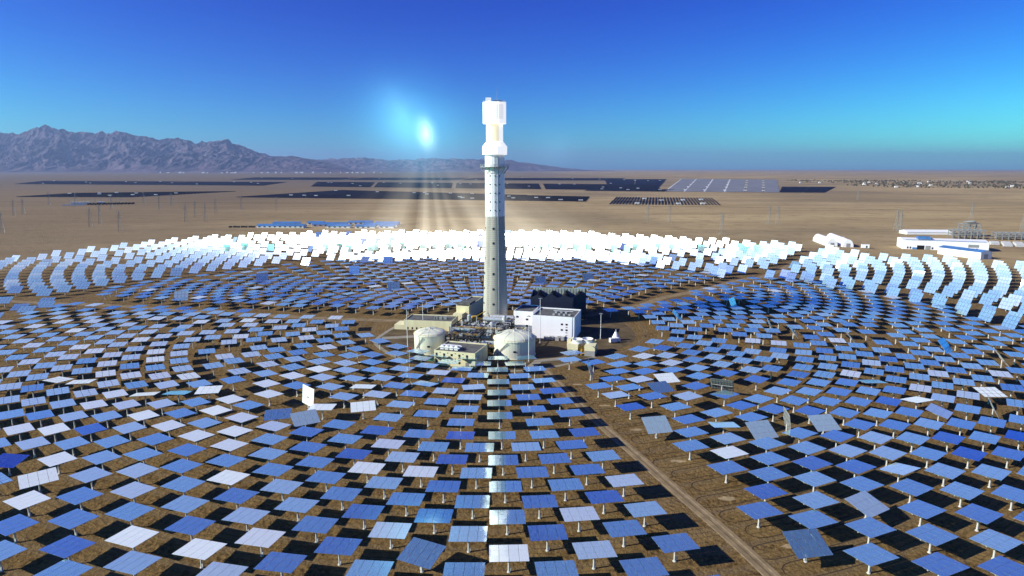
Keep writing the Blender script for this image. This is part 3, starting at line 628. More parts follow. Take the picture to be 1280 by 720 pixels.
FLAT = """791,3059 -220,3153 1147,2947 -826,3054 -463,3137 1340,2874 -1067,2990 -1832,2621 -1298,2924 -1677,2729 -1982,2520 1037,3035 534,3168 -365,3193 1632,2773 -1503,2849 1254,2968 1465,2874 -965,3082 1795,2685 918,3111 1943,2597 679,3176 2080,2495 313,3234 -1205,3035 -603,3225 -727,3201 799,3188 -1811,2744 -1640,2854 -1966,2642 -2102,2537 -840,3187 1594,2887 -495,3263 1414,2987 1160,3097 1758,2803 -1100,3123 1037,3158 1916,2721 2063,2633 -1464,3012 -977,3203 -1589,2964 -1778,2861 1273,3121 1541,2999 941,3240 683,3305 -1949,2769 1720,2917 -1395,3091 -1224,3168 1888,2841 -829,3310 -621,3357 -2108,2685 1169,3218 810,3328 -1125,3243 2042,2767 -1730,2981 1480,3116 1666,3026 -1912,2887 1067,3295 1380,3178 2203,2691 1839,2954 -1355,3205 -2073,2798 -1000,3343 -1476,3168 1267,3259 945,3369 -2221,2705 -1671,3091 2005,2887 -1256,3292 1607,3140 -1867,3004 1786,3059 -740,3469 1171,3348 797,3458 2165,2819 -922,3439 -1138,3374 1412,3279 -2050,2929 1530,3241 1064,3425 -2197,2838 1966,3005 1720,3163 -1804,3116 -1365,3333 925,3501 2124,2942 -1612,3262 -1052,3484 -2002,3044 1904,3120 -1738,3222 1160,3477 1656,3273 2295,2883 -2180,2976 -849,3595 2077,3059 -2317,2883 1835,3212 1047,3552 -1949,3154 -987,3592 1350,3474 1580,3378 -1173,3540 1475,3425 -1314,3493 2245,3005 2018,3168 -2135,3091 -1877,3255 1778,3316 -2289,3015 -1458,3497 -1575,3446 2416,2930 984,3678 -2071,3197 -1796,3360 2189,3120 -1107,3653 1695,3424 -2444,2941 1963,3284 -1280,3623 1326,3618 1453,3581 1883,3378 2366,3061 910,3760 2136,3231 -2017,3308 -1028,3749 -2270,3158 -1559,3567 1100,3735 -2410,3075 -1443,3631 -1215,3727 -1944,3407 1274,3715 1827,3481 2311,3185 -1803,3498 -1710,3547 -2208,3267 1715,3554 1013,3831 -1106,3820 1431,3714 -2373,3207 2249,3298 2488,3127 1196,3824 2057,3439 1551,3703 918,3913 -2162,3395 -1408,3776 -1535,3728 1938,3545 1668,3681 -2531,3151 -1659,3687 2187,3408 -1030,3917 1355,3818 -1313,3833 1828,3618 2427,3254 1108,3920 -2094,3496 -1794,3663 -2336,3344 1489,3812 -2008,3572 -1912,3639 -1228,3926 2361,3371 -2491,3289 1006,4002 -2267,3450 1283,3927 2613,3202 1593,3835 900,4067 1726,3793 -1616,3844 2297,3486 -1384,3941 1426,3932 1834,3769 2545,3331 -2659,3241 1188,4023 -1144,4042 1973,3717 -2450,3424 -2222,3580 -1514,3941 -1759,3840 -2000,3721 2226,3593 2098,3674 1554,3937 1086,4104 2478,3455 -2148,3672 1346,4041 2730,3284 -2613,3379 -2388,3542 -1333,4064 973,4167 1689,3943 -1998,3797 858,4216 2405,3569 -1679,3965 1928,3854 1480,4057 673,4268 1258,4138 2664,3416 -2336,3657 -2786,3328 -1507,4081 2327,3677 -2575,3510 -1828,3955 1149,4218 1877,3950 1610,4072 2087,3854 -2169,3813 -1958,3926 2591,3543 1398,4166 807,4323 -2271,3769 -2498,3623 1036,4282 -723,4346 913,4318 -2736,3467 -1642,4106 2202,3840 -594,4395 304,4430 1746,4088 -963,4342 1303,4261 1524,4191 2460,3720 -2445,3738 -1747,4115 2073,3961 -847,4391 2778,3511 -453,4454 158,4478 1973,4034 -2690,3601 1200,4343 -304,4496 1865,4102 -713,4451 6,4508 2381,3831 420,4496 -149,4514 -2376,3853 -2603,3706 959,4426 1432,4298 -1098,4396 1657,4217 -2020,4057 1080,4401 2704,3638 -565,4514 265,4546 -2142,4022 -1893,4147 2256,3964 2630,3731 -2857,3561 545,4546 -841,4501 -1232,4419 -405,4572 2162,4049 1335,4392 101,4591 -2547,3835 1559,4333 -238,4604 -68,4612 2064,4126 -687,4564 2903,3589 -1821,4244 384,4604 2506,3884 1954,4194 -2288,4022 1842,4254 -971,4533 1225,4471 675,4593 -2804,3700 -1990,4196 1092,4515 -2122,4141 2429,3971 2836,3692 -2479,3948 -1500,4414 -519,4637 1455,4436 -1105,4540 210,4669 -2714,3811 -815,4613 2768,3781 1690,4370 2338,4062 509,4664 -1262,4521 -340,4686 -1391,4489 28,4703 -157,4709 2242,4147 2684,3884 -2977,3668 1348,4528 -2394,4075 2141,4223 -641,4695 1204,4586 329,4733 -1626,4458 -949,4650 -2644,3941 -2296,4155 643,4707 2038,4293 2600,3980 1582,4483 1923,4352 -2186,4226 1806,4403 3023,3679 -2073,4288 -454,4760 -1079,4661 2507,4076 773,4726 -1211,4633 137,4787 -1521,4546 2966,3772 -1380,4597 -2918,3811 -772,4741 -259,4802 457,4788 -60,4811 1467,4582 2414,4167 -2571,4085 -1749,4500 2877,3884 -2827,3926 1313,4659 2316,4251 -903,4761 -2474,4171 587,4818 2213,4327 -579,4828 -2720,4032 2781,3992 -2373,4250 258,4863 2107,4396 1759,4548 -1637,4596 -2270,4322 1879,4507 1999,4457 -1038,4777 -3094,3785 722,4839 2682,4092 -1304,4719 -1487,4666 -374,4886 -1171,4761 49,4903 1591,4640 857,4836 -163,4911 1460,4692 -1878,4544 -708,4866 2583,4187 384,4908 2483,4277 -2646,4186 -3026,3926 -842,4890 -497,4941 517,4940 2383,4361 168,4969 -1761,4650 -2548,4273 -1631,4704 2967,4008 2279,4437 1700,4690 -2445,4351 -978,4895 -278,4986 -54,4995 -1990,4583 2171,4505 -2934,4050 1823,4658 653,4959 -2110,4539 2060,4565 -1404,4808 1947,4617 2868,4112 -1117,4889 -2822,4148 -1259,4857 1421,4815 793,4960 -1553,4777 -629,4988 938,4942 297,5024 2763,4211 -3202,3909 1625,4785 2657,4305 -402,5052 66,5070 -764,5013 431,5059 2551,4394 -169,5080 -1754,4787 2444,4476 -2615,4380 -1931,4724 -905,5025 571,5081 1756,4803 2337,4552 -1646,4845 -2055,4690 -534,5096 2228,4620 195,5126 -3141,4057 1882,4773 -2178,4647 -2291,4592 2114,4679 1999,4730 -1051,5027 -1352,4956 717,5091 1449,4938 -1201,5006 -293,5145 1023,5052 -49,5155 -2778,4348 -3036,4175 869,5090 2948,4241 -1542,4934 -1856,4826 -2915,4274 -673,5132 331,5169 2841,4336 1578,4939 2728,4431 1697,4932 -427,5201 2615,4518 81,5220 -819,5157 -1987,4836 476,5207 -174,5230 2502,4598 -2113,4802 2389,4672 -1434,5049 -2459,4641 -2230,4757 1925,4890 -2346,4703 2277,4739 -971,5170 2045,4848 2163,4798 1097,5153 628,5231 -1802,4963 -569,5250 -3228,4179 220,5279 -1127,5168 -1560,5057 1828,4967 784,5240 -3117,4291 -1922,4946 1221,5165 1593,5063 -43,5309 -309,5300 3021,4376 -720,5285 -2960,4438 1719,5052 2911,4475 369,5326 -2033,4937 -1689,5070 -1317,5180 2796,4566 2676,4650 974,5277 -2156,4917 -2620,4690 2556,4727 -2275,4872 -2508,4758 -453,5360 -876,5309 -2393,4819 2437,4798 -1813,5067 97,5381 2319,4862 524,5362 2083,4970 2202,4920 -1441,5198 -179,5393 1853,5079 1976,5042 1095,5311 -1569,5198 -1193,5297 -1942,5072 -606,5404 843,5373 -3196,4404 247,5440 -3120,4477 1728,5181 1221,5325 -1694,5195 -325,5464 -38,5474 -2190,5023 1345,5313 -1063,5382 707,5450 2110,5076 -2787,4739 -2314,4992 -2668,4812 -1820,5194 -2550,4879 -2433,4939 2855,4709 -1315,5351 -2078,5107 2733,4789 2607,4862 2481,4930 2234,5047 2357,4992 -926,5451 961,5450 565,5507 -1948,5186 1989,5178 -785,5508 -1441,5376 420,5559 -1181,5453 -1565,5366 -1691,5330 821,5533 -639,5560 -2215,5140 271,5590 1085,5497 1857,5294 -490,5591 -2341,5104 120,5616 -33,5624 -1819,5324 -339,5617 -186,5624 -1040,5534 -2464,5064 -2964,4789 2259,5163 -2588,5006 1207,5505 -2838,4869 -2712,4941 1332,5478 675,5597 2132,5226 1460,5454 2391,5129 -1947,5315 2522,5070 2653,5003 2782,4935 -894,5598 1589,5451 524,5662 -1304,5538 -2076,5300 941,5620 -743,5663 369,5705 211,5730 -2211,5291 -588,5705 -2357,5234 -430,5731 -1160,5630 -1808,5458 51,5751 -1426,5572 -109,5752 791,5705 -2492,5194 -270,5757 -3137,4837 -2621,5138 1991,5416 -2752,5076 -3012,4926 -1552,5564 -2884,5006 -1679,5530 -1938,5447 2417,5256 -1010,5707 1439,5617 1061,5704 1570,5587 2283,5337 635,5770 2132,5404 2557,5219 2691,5156 -2073,5435 -854,5771 1705,5580 1311,5693 474,5826 1184,5725 -1280,5708 907,5782 -2210,5423 -693,5827 310,5862 -529,5862 143,5889 -1126,5784 -2648,5266 -2507,5340 -362,5890 -25,5901 -194,5899 -2353,5421 -1924,5588 -3186,4981 748,5865 -2787,5215 -3052,5067 -2921,5146 -1403,5775 -2063,5575 -967,5867 583,5918 2581,5364 1029,5863 2132,5560 -1789,5685 1684,5720 1545,5764 -802,5919 -1530,5776 2437,5462 414,5972 -1659,5754 -2205,5569 -1247,5871 2278,5554 -632,5973 1828,5723 241,6008 866,5952 66,6021 -460,6008 -285,6021 -109,6037 -2811,5351 -2351,5568 1153,5934 1411,5880 -1084,5954 -2949,5291 -3227,5130 -3089,5215 697,6023 -2662,5458 -2047,5734 1281,5956 -915,6025 -2498,5564 -1372,5945 523,6085 988,6027 -2194,5716 -1903,5824 -741,6086 345,6123 1805,5872 -1207,6029 -564,6124 -2819,5466 1658,5923 165,6151 -383,6152 -18,6164 -201,6165 -1764,5911 816,6116 -2342,5730 -1499,6006 -1629,5984 -2974,5444 -1034,6117 1113,6105 638,6174 -3118,5371 1514,6042 -856,6175 455,6226 -2490,5729 -1332,6107 -673,6228 938,6194 269,6270 1242,6157 80,6285 -487,6270 -299,6285 -2173,5907 -109,6300 -1157,6196 -2643,5726 757,6272 1376,6167 -2981,5576 -2024,5996 -2323,5897 -1461,6172 -975,6273 570,6326 1065,6266 -2803,5718 -788,6327 -1876,6102 379,6379 -1283,6268 -597,6380 -2478,5910 185,6406 880,6354 -403,6407 -11,6424 -207,6424 -1594,6230 -1733,6205 1197,6335 -1099,6356 690,6421 -2634,5913 -908,6422 -1415,6338 495,6476 1010,6431 -2298,6092 -713,6477 296,6519 1334,6398 -2142,6178 -514,6520 94,6541 -312,6541 -1228,6433 -109,6553 816,6514 -2457,6104 617,6558 -1552,6403 -1034,6515 1145,6506 -1991,6303 -835,6559 413,6629 -1363,6508 205,6652 -630,6631 948,6597 -423,6652 -1695,6453 -4,6676 -214,6676 -1842,6426 -1166,6599 745,6660 -962,6661 -1504,6566 536,6721 -754,6723 -2265,6382 323,6774 -1304,6667 -541,6774 108,6798 -109,6809 -1649,6630 -2106,6511 666,6812 -1097,6757 -884,6814 -1447,6748 -1798,6668 -1949,6637 -1,1275 -232,1280 228,1290 -591,1231 -462,1305 453,1324 -825,1284 -965,1228 963,1278 1109,1239 -1198,1310 -1349,1277 1333,1344 -1426,1412 1396,1480 1543,1461 -1497,1551 1448,1616 -1646,1531 1592,1601 -1556,1694 1631,1742 -1703,1673 -1607,1833 1777,1738 1660,1884 -1751,1818 1805,1883 -1789,1961 1950,1891 1822,2028 -1926,1956 1963,2036 -1944,2102 1965,2181 -2084,2109 -1957,2242 2102,2204 -2091,2257 2092,2350 2236,2237 -2234,2274 -2101,2398 2230,2389 -2235,2422 2214,2539 2369,2436 -2235,2567 -2376,2453 2352,2587 -2362,2600 2324,2733 -2345,2745 2486,2641 -2496,2644 2456,2788 -2469,2795 2617,2703 2587,2851 -2603,2854 2543,2992 -2567,3004 2716,2925 -2736,2933 2670,3067 -2700,3085 2845,3003 -2872,3022 2791,3149 -2829,3179 2917,3240 -2960,3273 2846,3377 -2912,3416 3041,3340 2965,3478 -3087,3377 -3036,3521 3087,3588 -3216,3491 -3156,3638 3238,3649 -3340,3612 3151,3779 -3275,3761"""
FACING = """-296,6830 1505,6406 1351,6584 1192,6657 1027,6751 858,6814 509,6914 331,6950 151,6956 -31,6982 -212,6981 -393,6955 -573,6948 -752,6909 1931,5841 1641,6331 1485,6659 1322,6757 1154,6836 982,6917 804,6969 623,7021 440,7072 254,7095 66,7117 -122,7124 -310,7116 -497,7094 -683,7068 -866,7014 -1047,6964 -1224,6910 -1396,6833 -1563,6741 2686,5309 1931,6006 1780,6243 1622,6647 1457,6832 1286,6916 1110,7009 929,7079 743,7126 554,7186 363,7223 170,7236 -25,7258 -219,7257 -414,7235 -607,7220 -798,7182 -987,7120 -1172,7072 -1352,7000 -1528,6906 -1699,6822 3134,3916 3127,4114 3107,4310 3075,4508 3030,4704 2973,4898 2905,5086 2824,5273 2731,5450 2615,5553 2478,5607 2351,5760 2075,6055 1923,6187 1764,6566 1597,6900 1423,7000 1243,7092 1058,7174 868,7236 675,7292 478,7340 279,7368 79,7385 -122,7394 -324,7392 -524,7367 -723,7336 -919,7285 -1112,7230 -1301,7165 -1486,7081 -1665,6990 -1838,6890 -3312,4452 -3335,4296 3237,3820 3237,4027 3223,4232 3196,4436 3156,4641 3104,4839 3039,5039 2962,5232 2873,5423 2766,5578 2637,5678 2497,5783 2221,6098 2069,6239 1908,6475 1740,6891 1564,7076 1381,7171 1193,7264 999,7341 801,7396 600,7456 395,7493 189,7513 -19,7531 -227,7531 -434,7511 -640,7489 -845,7450 -1046,7390 -1243,7333 -1436,7256 -1624,7160 -1806,7065 -1981,6951 -2149,6607 -3394,4569 -3432,4364 -3394,4085 -3375,3868 3568,3999 3563,4156 3550,4313 3531,4470 3505,4626 3472,4781 3432,4940 3386,5086 3333,5237 3273,5384 3207,5530 3135,5672 3054,5802 2958,5906 2849,6015 2747,6126 2540,6371 2429,6485 2313,6594 2192,6698 2067,6981 1937,7273 1804,7439 1667,7518 1527,7604 1384,7662 1238,7725 1089,7779 938,7819 785,7865 630,7908 474,7937 317,7955 158,7982 0,7982 -159,7984 -318,7974 -476,7974 -634,7947 -790,7920 -946,7884 -1099,7859 -1251,7796 -1401,7748 -1548,7689 -1693,7616 -1834,7544 -1972,7473 -2107,7389 -2238,7253 -2365,6993 -2487,6697 -2605,6529 -2719,6418 -2827,6300 -2930,6177 -3030,6040 -3137,5905 -3243,5775 -3337,5642 -3412,5499 -3480,5352 -3542,5203 -3598,5057 -3647,4905 -3725,4597 -3754,4440 -3776,4285 -3782,4182 -3717,4039 3731,4100 3722,4269 3705,4435 3682,4600 3651,4763 3613,4924 3567,5084 3515,5242 3457,5398 3391,5550 3319,5698 3240,5842 3148,5966 3038,6103 2928,6203 2825,6344 2603,6609 2484,6724 2360,6836 2231,6973 2098,7326 1961,7603 1820,7691 1675,7770 1527,7845 1375,7915 1221,7976 1065,8029 906,8077 745,8118 582,8154 418,8180 253,8198 88,8210 -78,8218 -244,8214 -410,8204 -575,8187 -739,8166 -902,8134 -1064,8094 -1224,8049 -1381,7997 -1537,7942 -1689,7874 -1839,7778 -1985,7723 -2128,7641 -2266,7547 -2401,7331 -2532,7024 -2657,6773 -2778,6656 -2894,6536 -3005,6408 -3110,6268 -3217,6110 -3329,5953 -3437,5799 -3521,5653 -3596,5503 -3664,5350 -3725,5196 -3780,5038 -3903,4557 -3929,4393 3879,4394 3858,4567 3829,4738 3793,4906 3750,5069 3699,5238 3641,5404 3576,5564 3505,5721 3426,5873 3338,6025 3229,6164 3117,6306 3006,6449 2780,6726 2659,6849 2532,6965 2401,7080 2264,7362 2123,7692 1978,7857 1829,7946 1676,8012 1519,8099 1360,8169 1198,8226 1033,8267 866,8334 697,8367 527,8399 355,8427 183,8427 10,8448 -163,8451 -336,8448 -509,8418 -681,8409 -852,8381 -1021,8341 -1189,8286 -1355,8245 -1518,8193 -1678,8128 -1836,8045 -1990,7967 -2141,7893 -2288,7801 -2431,7669 -2569,7356 -2703,7056 -2831,6897 -2955,6776 -3073,6647 -3186,6508 -3292,6364 -3410,6156 -3528,5982 -3625,5815 -3706,5661 -3781,5504 -3849,5345 -3909,5182 -3963,5018 -4048,4682 -4080,4512 4033,4526 4007,4705 3973,4882 3932,5050 3883,5231 3827,5402 3763,5572 3691,5737 3613,5898 3528,6055 3428,6205 3309,6366 3191,6531 3079,6695 2838,6967 2709,7092 2574,7213 2435,7374 2290,7707 2141,8011 1987,8112 1830,8198 1669,8279 1504,8355 1337,8422 1167,8479 994,8532 819,8576 642,8615 464,8643 285,8663 105,8667 -75,8684 -256,8681 -436,8670 -615,8641 -794,8628 -971,8593 -1147,8530 -1320,8501 -1492,8446 -1660,8383 -1826,8311 -1989,8232 -2147,8147 -2302,8056 -2453,7954 -2600,7709 -2741,7440 -2878,7148 -3010,7018 -3135,6888 -3256,6750 -3370,6607 -3482,6425 -3611,6184 -3724,5982 -3812,5825 -3893,5664 -3968,5500 -4034,5332 -4094,5162 -4146,4989 -4190,4814 4184,4665 4153,4850 4114,5032 4067,5220 4012,5391 3950,5571 3880,5745 3802,5914 3717,6079 3622,6242 3505,6407 3381,6621 3266,6781 3021,7077 2889,7212 2752,7342 2609,7462 2462,7767 2309,8105 2151,8274 1990,8364 1824,8469 1655,8536 1482,8611 1306,8676 1128,8720 947,8774 764,8827 580,8862 394,8880 207,8894 20,8915 -168,8917 -355,8903 -542,8884 -728,8873 -913,8842 -1097,8801 -1278,8769 -1458,8692 -1635,8638 -1809,8568 -1979,8480 -2147,8395 -2310,8313 -2469,8213 -2624,8083 -2773,7778 -2918,7441 -3058,7264 -3191,7133 -3319,6994 -3441,6851 -3557,6706 -3683,6456 -3813,6173 -3913,5993 -4001,5828 -4082,5660 -4155,5487 -4221,5311 -4279,5133 -4329,4953 4333,4810 4296,5001 4252,5189 4199,5376 4138,5562 4069,5746 3992,5923 3907,6093 3815,6257 3708,6441 3577,6667 3455,6875 3334,7034 3073,7326 2934,7461 2789,7591 2638,7747 2482,8138 2321,8430 2155,8533 1985,8627 1811,8714 1633,8796 1452,8868 1269,8931 1082,8987 893,9035 702,9077 510,9106 317,9129 122,9143 -72,9151 -267,9147 -462,9136 -655,9116 -848,9090 -1040,9053 -1229,9007 -1417,8954 -1602,8894 -1784,8827 -1963,8748 -2138,8635 -2310,8571 -2477,8474 -2640,8364 -2798,8138 -2951,7786 -3099,7515 -3241,7381 -3377,7241 -3506,7091 -3630,6929 -3750,6761 -3883,6450 -4008,6164 -4104,5996 -4191,5825 -4271,5649 -4343,5468 -4408,5281 -4464,5097 4477,4961 4435,5152 4385,5345 4326,5539 4258,5736 4183,5924 4099,6100 4007,6273 3908,6444 3781,6700 3646,6954 3525,7134 3261,7433 3120,7577 2972,7712 2818,7846 2659,8147 2495,8527 2325,8693 2151,8793 1973,8876 1790,8976 1604,9056 1415,9125 1223,9173 1028,9235 832,9289 633,9325 433,9360 232,9359 30,9383 -172,9385 -374,9385 -575,9349 -776,9337 -975,9304 -1172,9259 -1368,9195 -1561,9147 -1752,9085 -1939,9009 -2123,8935 -2303,8843 -2479,8735 -2650,8627 -2816,8487 -2978,8141 -3134,7806 -3284,7634 -3428,7492 -3566,7345 -3697,7187 -3821,7022 -3955,6710 -4090,6401 -4201,6169 -4296,5993 -4383,5814 -4462,5630 -4532,5439 -4595,5247 4571,5307 4514,5504 4449,5709 4375,5910 4292,6097 4201,6277 4102,6457 3991,6649 3853,6949 3718,7218 3589,7368 3309,7691 3159,7838 3003,7977 2841,8145 2673,8522 1170,9450 967,9502 763,9543 556,9578 348,9602 140,9618 -69,9624 -279,9621 -487,9610 -696,9589 -903,9558 -1108,9520 -1312,9471 -1513,9386 -1712,9348 -1907,9274 -2100,9193 -2288,9102 -2472,9003 -2652,8895 -2827,8781 -2997,8579 -3161,8149 -3320,7896 -3472,7751 -3618,7602 -3757,7447 -3890,7285 -4019,7058 -4165,6657 -4293,6346 -4395,6165 -4489,5981 -4575,5794 -4653,5599 -4722,5400 4703,5463 4639,5670 4567,5879 4486,6080 4396,6269 4298,6454 4191,6636 4057,6940 3914,7265 3784,7467 3501,7804 3350,7959 3192,8110 3027,8247 2856,8530 -1458,9663 -1665,9617 -1869,9544 -2069,9463 -2266,9363 -2459,9264 -2647,9169 -2831,9054 -3009,8919 -3182,8593 -3349,8203 -3510,8020 -3664,7867 -3812,7708 -3952,7529 -4085,7340 -4228,7023 -4375,6566 -4489,6340 -4590,6152 -4684,5960 -4768,5762 -4844,5558 4830,5621 4760,5834 4681,6045 4592,6248 4495,6443 4389,6632 4268,6889 3843,7721 3544,8080 3384,8235 -2237,9646 -2438,9517 -2635,9443 -2827,9335 -3014,9207 -3196,8972 -3371,8584 -3541,8292 -3703,8143 -3859,7981 -4008,7790 -4150,7580 -4287,7357 -4442,6878 -4575,6540 -4686,6326 -4787,6130 -4879,5927 -4962,5720 4953,5781 4876,5999 4789,6213 4693,6421 4589,6620 4473,6837 -2816,9613 -3012,9491 -3202,9306 -3386,8965 -3564,8588 -3736,8416 -3900,8261 -4058,8062 -4208,7835 -4352,7598 -4501,7283 -4651,6810 -4777,6505 -4885,6304 -4984,6098 -5075,5885 5071,5946 4987,6168 4893,6387 4789,6599 4676,6814 -3394,9305 -3581,8962 -3761,8652 -3935,8530 -4101,8336 -4259,8099 -4410,7852 -4560,7563 -4713,7185 -4857,6750 -4978,6484 -5085,6273 -5183,6056 5184,6116 5092,6343 -3591,9258 -3780,8921 -3962,8760 -4137,8613 -4304,8368 -4463,8112 -4619,7825 -4779,7439 -4927,7064 -5065,6670 -5180,6454 -5285,6233 -3791,9253 -3982,8952 -4166,8805 -4342,8606 -4510,8362 -4672,8090 -4834,7737 -4990,7372 -5140,6945 -5269,6640 -5383,6415 -5486,6185 -4188,8989 -4373,8808 -4550,8589 -4719,8336 -4887,8010 -5052,7628 -5206,7257 -5353,6831 -5474,6603 -5586,6369"""
ODD = {
    (-865,2585): (-135, 84, 1, 'upright white heliostat turned edge on toward the sun, left of centre'),
    (-800,2342): (150, 20, 2, 'tilted heliostat with bright lattice reflections below the upright white one'),
    (-768,2457): (0, 3, 1, 'white flat heliostat touching the foot of the upright white one'),
    (-658,2706): (5, 7, 1, ''),
    (-604,2464): (165, 9, 1, ''),
    (-227,1457): (205, 12, 0, 'deep blue heliostat turned askew beside the white one at the bottom'),
    (-1664,1973): (80, 9, 3, 'dark navy heliostat near the left edge of the picture'),
    (-1476,1852): (140, 9, 1, 'white heliostat with its left corner drooping, near the left edge'),
    (546,2275): (168, 28, 2, 'grey white tilted heliostat standing alone right of the dirt road'),
    (656,2696): (160, 16, 0, 'light blue heliostat tilted toward the camera under a tilted white one'),
    (713,2822): (165, 14, 1, 'white tilted heliostat right of the dirt road near the plant'),
    (937,2728): (25, 50, 4, 'black heliostat seen from behind, tilted steeply up among blue ones'),
    (798,2275): (0, 8, 2, ''),
    (922,2227): (165, 30, 2, 'grey white heliostat tilted toward the camera beside an edge on one'),
    (1052,2312): (100, 82, 1, 'white heliostat seen edge on as a slanting sliver'),
    (1185,2294): (170, 26, 2, 'pale grey heliostat tilted toward the camera right of the edge on one'),
    (1245,1915): (-30, 10, 2, 'pale grey heliostat twisted out of line in the right field'),
    (1021,1695): (150, 16, 2, 'greyish heliostat tilted sideways low in the right field'),
    (760,1499): (170, 22, 0, 'blue heliostat tilted toward the camera beside the dirt road, bottom right'),
    (1691,2541): (-20, 8, 1, 'white twisted heliostat left of a grey one in the right field'),
    (1700,2414): (135, 14, 2, 'grey heliostat turned diamondwise in the right field'),
    (1950,2460): (120, 62, 0, 'steeply tilted light blue heliostat near the right edge'),
    (2063,2633): (180, 12, 1, 'white heliostat above the steeply tilted blue one near the right edge'),
    (2488,3127): (115, 52, 3, ''),
    (2361,3371): (140, 52, 0, ''),
    (1938,3545): (110, 48, 3, ''),
    (1668,3681): (110, 50, 0, ''),
    (1593,3835): (110, 60, 0, ''),
    (1582,4483): (130, 66, 0, ''),
    (1086,4104): (110, 45, 0, ''),
    (-1304,6667): (180, 75, 1, ''),
    (-1499,6006): (180, 75, 1, ''),
    (-971,5170): (170, 50, 0, ''),
    (-2508,4758): (165, 50, 2, ''),
    (-2205,5569): (165, 60, 0, ''),
    (247,5440): (165, 50, 0, ''),
    (675,5597): (165, 45, 0, ''),
    (-1569,2608): (-10, 9, 1, ''),
    (-1438,2627): (0, 8, 0, ''),
    (-1322,2662): (170, 5, 1, ''),
    (-2073,2798): (20, 4, 1, ''),
    (-1949,2769): (-10, 5, 1, ''),
    (-170,2699): (-10, 4, 2, ''),
    (-390,2744): (25, 7, 0, ''),
    (-920,2379): (165, 9, 0, ''),
    (1632,2773): (0, 8, 0, ''),
    (378,2947): (100, 70, 2, ''),
}
PALE = {(-467,1921), (-290,1896), (-885,1857), (-986,2096), (-1140,2176), (-1288,2266), (-657,1525), (-1182,2421), (-1509,1985), (-1695,2233), (-1832,2621), (-1699,2611), (-2002,3044), (-1709,2485), (-929,2958), (-826,3054), (-1041,2611), (-1102,2747), (-1476,3168), (-1575,3446), (-1176,2547), (-791,1474), (-1411,1718), (-995,1530), (1795,2685), (2005,2887), (739,2037), (2295,2883), (1594,2887), (1475,3425), (1827,3481), (679,3176), (-1018,2216), (-1440,2368), (-1826,2235), (1786,3059), (791,3059)}

# ------------------------------------------------------------------ heliostats
M_POST = mat('weathered white post', (.58, .57, .53), .6, noise_amt=.12)
PW, PH, PZ = 9.9, 8.1, 5.3
proto = empty('heliostat', (0, 0, 0))
p_ = MB(); p_.tube((0, 0, .2), (0, 0, 4.75), .27, .22, 10); p_.tube((0, 0, 0), (0, 0, .25), .5, .45, 10); p_.box((.36, 0, .8), (.32, .4, .8)); p_.build('pedestal', M_POST, proto)
p_ = MB(); p_.box((0, 0, 4.85), (.8, .7, .5)); p_.tube((-.6, .25, 4.8), (-.1, .25, 4.8), .16, n=6); p_.build('drive_unit', M_GALV, proto)
p_ = MB(); rr = random.Random(2)
for i in range(4):
    for j in range(3):
        Mx = Matrix.Translation(((i - 1.5) * PW / 4, (j - 1) * PH / 3, 0)) @ Matrix.Rotation(R((1 - j) * .12 + rr.uniform(-.12, .12)), 4, 'X') @ Matrix.Rotation(R((i - 1.5) * .12 + rr.uniform(-.12, .12)), 4, 'Y')
        gp = .07 if i != 1 else .07
        p_.box((0, 0, 0), (PW / 4 - .08, PH / 3 - .05, .05), M=Mx); p_.m[-6] = 1
mp_ = p_.build('mirror_panel', [M_MIRROR, M_BACK], proto, loc=(0, 0, PZ))
p_ = MB(); p_.tube((-PW / 2 + .3, 0, -.34), (PW / 2 - .3, 0, -.34), .2, n=8)
for i in range(8):
    x = (i - 3.5) * PW / 8; p_.box((x, 0, -.12), (.09, PH - .3, .12)); p_.box((x, 0, -.3), (.08, 2.6, .2))
for y in (-PH / 3, PH / 3): p_.box((0, y, -.21), (PW - .6, .09, .06))
bf_ = p_.build('back_frame', M_GALV, proto, loc=(0, 0, PZ))
def set_tilt(o, t):
    for ch in o.children:
        if ch.name.split('.')[0] in ('mirror_panel', 'back_frame'): ch.rotation_euler.x = R(-t)
def set_paleness(o, d):
    for ch in o.children:
        if ch.name.startswith('mirror_panel'): ch.color = (d, d, d, 1)
PALENESS = {0: .16, 1: .85, 2: .42, 3: .03, 4: .3}  # whiteness per class; white ones carry reflected glare in the colour
rnd = random.Random(11)
def ordn(n): return '%d%s' % (n, 'th' if 10 < n % 100 < 14 else {1: 'st', 2: 'nd', 3: 'rd'}.get(n % 10, 'th'))
def stow(x, y):
    """flat stow: the long side lies along the ring, a degree or so off level"""
    th = math.atan2(x - TX, TY + 8 - y)
    return th, rnd.gauss(3.2 * max(0, math.cos(th)), .6)
def paleness(x, y):
    base = .19 + .2 * max(0, min(1, (-x - 20) / 160)) * max(0, min(1, (y - 150) / 120))  # paler to the left, standing in for the brighter sky reflected there
    if y > 420: base = .1
    elif x < -70 and y > 225 and rnd.random() < .14: return rnd.uniform(.45, .75)
    return max(.02, base + .03 + rnd.gauss(0, .08) + (.14 if rnd.random() < .1 else 0))
pool = proto
